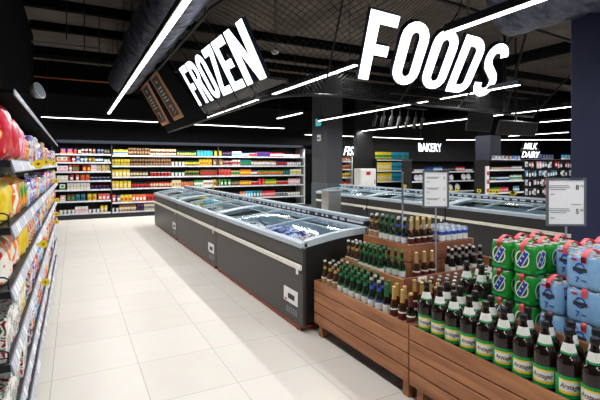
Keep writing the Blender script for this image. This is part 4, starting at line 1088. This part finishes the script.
# board 1, between the small bottles: pole at px 437
def loc_on(px, Y): return x_at(px, Y)
X1 = loc_on(437, 2.72)
d1 = SN * X1 + CS * 2.72
zz = lambda py, d: H - (py - 165) * d / FPX
price_board(X1, 2.735, .602, zz(208, d1), zz(170.5, d1), 26 * d1 / FPX * .98, -YAW - .10, 'framed price board on a pole above the gold necked bottles',
            [(.82, .80, .10, '8', 'grey_ink'), (.82, .5, .10, '7', 'grey_ink'), (.82, .22, .10, '5', 'grey_ink')],
            [(.38, .82, .5), (.38, .79, .4), (.2, .7, .12), (.38, .53, .5), (.38, .5, .35), (.2, .42, .12), (.4, .25, .55), (.38, .22, .4), (.22, .13, .12)])
X2 = 2.86; Y2 = 1.56
d2 = SN * X2 + CS * Y2
X2 = loc_on(566, 1.83); Y2 = 1.83; d2 = SN * X2 + CS * Y2
price_board(X2, Y2, .602, zz(226, d2), zz(178, d2), 39 * d2 / FPX, -YAW - .02, 'large framed price board on a pole behind the blue can packs',
            [(.78, .80, .15, '8', 'ink'), (.89, .83, .07, '75', 'ink'), (.78, .30, .15, '5', 'ink'), (.89, .33, .07, '50', 'ink')],
            [(.32, .84, .5), (.32, .80, .55), (.30, .76, .4), (.15, .66, .12), (.75, .45, .25), (.32, .36, .5), (.32, .32, .55), (.30, .28, .4), (.15, .17, .12)])
X3 = loc_on(402.5, 3.2); d3 = SN * X3 + CS * 3.2
price_board(X3, 3.2, .842, zz(203, d3), zz(172, d3), .26, PI / 2 - YAW - .22, 'price board seen almost edge on, on a pole behind the topmost crate bottles', [], [])
m = MB(); m.box(-.045, .045, -.003, .003, -.018, .018, 'paper'); o = m.build('price_card'); o.location = (2.45, 2.566, .675); tag(o, 'small white price card on the near side of the middle crate', 'price tag')

# ------------------------------------------------------------------ left gondola
GX = -.222; G0, G1 = 2.18, 8.0
gd = empty('shelf_gondola', (0, G0, 0), 0, 'tall black gondola packed with colourful bags along the left side', 'shelf')
GZ = [1.60, 1.315, 1.045, .735, .40, .13]
m = MB(); m.box(-.82, -.80, 0, G1 - G0, 0, 1.9, 'near_black_panel'); m.build('back_panel', gd)
m = MB(); m.box(-.79, GX - .02, 0, G1 - G0, .0, .108, 'near_black_panel'); m.build('base', gd)
m = MB(); m.box(-.8, GX - .003, 0, G1 - G0, 1.885, 1.90, 'wall_black'); cnp = m.build('canopy', gd)
m = MB(); m.box(GX - .002, GX + .003, 0, G1 - G0, 1.878, 1.902, 'rail_grey'); m.build('edge_rail', cnp)
for i, z in enumerate(GZ):
    m = MB(); m.box(-.79, GX - .012, 0, G1 - G0, z - .03, z, 'black'); o = m.build('shelf', gd)
    # slanted price rail
    rows = [[(GX - .012, y, z + .004), (GX + .004, y, z - .05), (GX - .002, y, z - .053), (GX - .018, y, z)] for y in (0, G1 - G0)]
    m = MB(); m.grid(rows, 'rail_grey', False, True); m.face(rows[0], 'rail_grey'); m.face(rows[1][::-1], 'rail_grey'); m.build('price_rail', o)
    ys_ = [.01]; flags = []
    while ys_[-1] < G1 - G0 - .1:
        ys_.append(ys_[-1] + random.choice((.05, .06))); flags.append('paper' if random.random() < .35 else 'rail_label')
        ys_.append(ys_[-1] + .014); flags.append('rail_grey')
    m = MB(); m.grid([[(xx, y, zz_) for y in ys_] for xx, zz_ in ((GX - .0095, z - .002), (GX + .0045, z - .046))], None, False, False, lambda a, b: flags[b]); m.build('price_label_strip', o)
    if i in (1, 2, 3):
        m = MB(); m.tube([(GX - .02, .004, z + .005), (GX - .02, .004, z + .05), (GX - .035, .004, z + .06), (-.6, .004, z + .1)], .004, 'black'); m.tube([(GX - .02, .004, z + .028), (-.6, .004, z + .05)], .003, 'black'); m.build('wire_divider', o)
for px, py, nm in ((38, 164, 'top shelf, nearest the camera'), (46, 162, 'top shelf, second along'), (53, 163, 'top shelf, third along'), (56, 181, 'second shelf, far along'), (57, 200, 'third shelf, far along'), (56.5, 214, 'fourth shelf, far along'),
                   (43, 244, 'third shelf, near'), (45, 282, 'fourth shelf, near'), (56, 222, 'fifth shelf, far along')):
    x = GX + .036; d = abs(x) * FPX / (CS * (73 - px)); y = (d - SN * x) / CS; z = H - (py - 165) * d / FPX
    m = MB(); m.grid([[(.028 * math.cos(a), yy, .028 * math.sin(a)) for a in [2 * PI * q / 16 for q in range(16)]] for yy in (-.001, .001)], 'yellow_tag', False, True)
    for yy, s in ((-.001, 1), (.001, -1)): m.face([(.028 * math.cos(a * s), yy, .028 * math.sin(a * s)) for a in [2 * PI * q / 16 for q in range(16)]], 'yellow_tag')
    o = m.build('round_price_flag'); o.location = (x, y, z); tag(o, 'round yellow flag sticking out from the left gondola, ' + nm, 'price tag', 'round yellow flags on the left gondola')
    m = MB(); m.box(-.045, -.0285, -.0015, .0015, -.008, .008, 'yellow_tag'); m.build('clip', o)
    m = MB(); m.tube([(-.010, -.003, 0), (.010, -.003, 0)], .0025, 'tag_ink', 4); m.tube([(0, -.003, -.010), (0, -.003, .010)], .0025, 'tag_ink', 4); m.build('print', o)
# bags
FB = {
 'pinkred': (pattern('film_pinkred', [(28, 34, 96), (206, 16, 54), (190, 12, 40), (240, 150, 70), (240, 220, 225)], 10, stops=[0, .36, .5, .62, .66]), 'crimson pink'),
 'pinkyellow': (pattern('film_pinkyellow', [(222, 60, 110), (226, 196, 30), (236, 214, 60), (226, 50, 90)], 6), 'pink and yellow'),
 'orangered': (pattern('film_orangered', [(222, 40, 20), (240, 120, 30), (240, 240, 230), (226, 60, 30)], 9), 'orange red'),
 'greenorange': (pattern('film_greenorange', [(30, 130, 50), (240, 150, 40), (40, 160, 60), (230, 120, 30)], 9), 'green and orange'),
 'xmas': (pattern('film_xmas', [(30, 90, 50), (228, 230, 226), (232, 234, 230), (196, 24, 34), (60, 40, 40)], 30, stops=[0, .42, .5, .575, .62]), 'white with red and green marks'),
 'bluepink': (pattern('film_bluepink', [(60, 80, 190), (236, 200, 214), (240, 90, 130), (240, 220, 90)], 16), 'blue and pink'),
 'violet': (pattern('film_violet', [(80, 50, 150), (130, 90, 190), (230, 230, 240), (60, 60, 160)], 18), 'violet'),
 'multi': (pattern('film_multi', [(60, 150, 80), (238, 220, 70), (236, 120, 60), (210, 60, 90)], 22), 'multicoloured'),
 'brownsnack': (pattern('film_brownsnack', [(120, 70, 40), (226, 200, 160), (190, 60, 40), (240, 235, 225)], 20), 'brown and cream'),
 'black': (pattern('film_black', [(26, 24, 34), (60, 50, 90), (210, 200, 200), (30, 28, 40)], 24), 'dark'),
 'bluewhite': (pattern('film_bluewhite', [(40, 70, 170), (232, 236, 244), (90, 160, 220), (226, 226, 236)], 20), 'blue and white'),
}
BAG = {}
def bag(kind, w, t, h):
    key = (kind, w, t, h)
    if key in BAG: return BAG[key]
    n = 11; m = MB()
    for s in (1, -1):
        rows = []
        for j in range(n):
            v = j / (n - 1)
            f = (1 - v ** 7) ** .8 * min(1, (v + .02) / .1) ** .35
            ww = w / 2 * (1 - .05 * math.sin(PI * v) - .05 * max(0, v - .8) * 5 * .5)
            rows.append([(s * t / 2 * f * max(0, 1 - abs(-1 + 2 * i / (n - 1)) ** 3) ** .55 + .004 * math.sin(9 * v + i), (-1 + 2 * i / (n - 1)) * ww, v * h) for i in range(n)])
        m.grid(rows if s > 0 else [r[::-1] for r in rows], 'film_' + kind, True)
    o = m.build('snack_bag'); 
    m = MB(); m.box(-.0025, .0025, -w / 2 * .93, w / 2 * .93, h - .002, h + .012, 'film_' + kind); m.build('top_seal', o)
    BAG[key] = o
    return o
CART = {}
def carton(kind, w, t, h):
    key = (kind, w, t, h)
    if key in CART: return CART[key]
    m = MB(); m.box(-t / 2, t / 2, -w / 2, w / 2, 0, h, 'film_' + kind, .004); o = m.build('snack_carton')
    m = MB(); m.box(t / 2 + .0005, t / 2 + .0015, -w * .3, w * .3, h * .55, h * .8, 'white'); m.box(-w * .0 - t * .3, t * .3, -w / 2 - .0015, -w / 2 - .0005, h * .5, h * .75, 'white'); m.build('printed_patch', o)
    CART[key] = o; return o
NMZ = ['top', 'second', 'third', 'fourth', 'fifth', 'lowest']
first = {0: [('pinkred', 'bag', .31, .15, .268), ('pinkred', 'bag', .26, .13, .235), ('bluepink', 'bag', .15, .12, .21), ('multi', 'bag', .10, .10, .16), ('violet', 'carton', .06, .10, .17), ('bluewhite', 'carton', .05, .08, .18)],
         1: [('pinkyellow', 'bag', .35, .17, .21), ('orangered', 'bag', .2, .15, .19), ('greenorange', 'bag', .16, .14, .21), ('greenorange', 'bag', .14, .12, .19), ('bluewhite', 'carton', .09, .1, .15), ('violet', 'bag', .12, .1, .15)],
         2: [('orangered', 'bag', .38, .18, .21), ('orangered', 'bag', .3, .16, .2), ('pinkyellow', 'bag', .18, .15, .2), ('brownsnack', 'bag', .15, .12, .17), ('brownsnack', 'bag', .15, .12, .17)],
         3: [('xmas', 'carton', .2, .16, .19), ('xmas', 'carton', .2, .16, .19), ('xmas', 'carton', .2, .16, .19), ('multi', 'carton', .12, .12, .16)],
         4: [('xmas', 'carton', .2, .16, .2), ('xmas', 'carton', .2, .16, .2), ('xmas', 'carton', .2, .16, .2), ('xmas', 'carton', .2, .16, .2)],
         5: [('xmas', 'carton', .2, .16, .18)]}
rest = ['violet', 'multi', 'brownsnack', 'bluewhite', 'orangered', 'bluepink', 'violet', 'brownsnack', 'black', 'bluewhite']
for i, z in enumerate(GZ):
    y = G0 + .02; seq = list(first[i]); prev = None; cnt = {}
    while y < G1 - .15:
        if seq: kd, ty, w, t, h = seq.pop(0)
        else:
            kd = rest[(random.randrange(10))]; ty = random.choice(('bag', 'bag', 'carton')); w, t, h = random.choice(((.12, .1, .16), (.15, .12, .19), (.09, .09, .14)))
        rep = 1 if y < G0 + .6 else 2
        desc = FB[kd][1]
        place_ = 'near end' if y < G0 + .5 else 'middle' if y < G0 + 2.5 else 'far end'
        for q in range(rep):
            if y > G1 - .15: break
            pr = bag(kd, w, t, h) if ty == 'bag' else carton(kd, w, t, h)
            lb = '%s %s on left gondola, %s shelf, toward its %s' % (desc, ty, NMZ[i], place_)
            if prev and place_ == 'near end': lb = '%s %s on left gondola, %s shelf, behind %s' % (desc, ty, NMZ[i], prev)
            if prev is None: lb = '%s %s on left gondola, %s shelf, nearest the camera' % (desc, ty, NMZ[i])
            if y < G0 + .5: lb = lb
            place(pr, (GX - .025 - t / 2 - random.uniform(0, .012), y + w / 2, z + .001), random.uniform(-.06, .06), lb, ty, '%s packs on the %s shelf of the left gondola' % (desc, NMZ[i]))
            if i < 5 and y < G0 + .5: place(pr, (GX - .045 - t * 1.5, y + w / 2, z + .001), random.uniform(-.1, .1), '%s %s in the inner row of left gondola, %s shelf' % (desc, ty, NMZ[i]), ty, '%s packs on the %s shelf of the left gondola' % (desc, NMZ[i]))
            y += w + .006
            prev = '%s %s' % (desc.replace(' with red and green marks', ''), ty)

# ------------------------------------------------------------------ world, colour
w = bpy.data.worlds.new('world'); SC.world = w; w.use_nodes = True
w.node_tree.nodes['Background'].inputs['Color'].default_value = (.8, .88, 1, 1); w.node_tree.nodes['Background'].inputs['Strength'].default_value = .27
SC.view_settings.view_transform = 'Standard'; SC.view_settings.look = 'None'; SC.view_settings.gamma = 1; SC.view_settings.use_curve_mapping = False
SC.view_settings.exposure = 0
# prototypes never placed are removed
for nm in [o.name for o in bpy.data.objects if o.parent is None and o.type == 'MESH' and 'label' not in o and 'kind' not in o]:
    print('UNPLACED', nm)
    o = bpy.data.objects[nm]
    for c in [c.name for c in o.children_recursive]: bpy.data.objects.remove(bpy.data.objects[c])
    bpy.data.objects.remove(bpy.data.objects[nm])
seen = {}
for o in bpy.data.objects:
    if o.parent is None and 'label' in o:
        if len(o['label'].split()) > 16: print('LONG', o['label'])
        seen.setdefault(o['label'], set()).add(o.get('group', o.name))
for k, v in seen.items():
    if len(v) > 1: print('SHARED ACROSS', k, v)
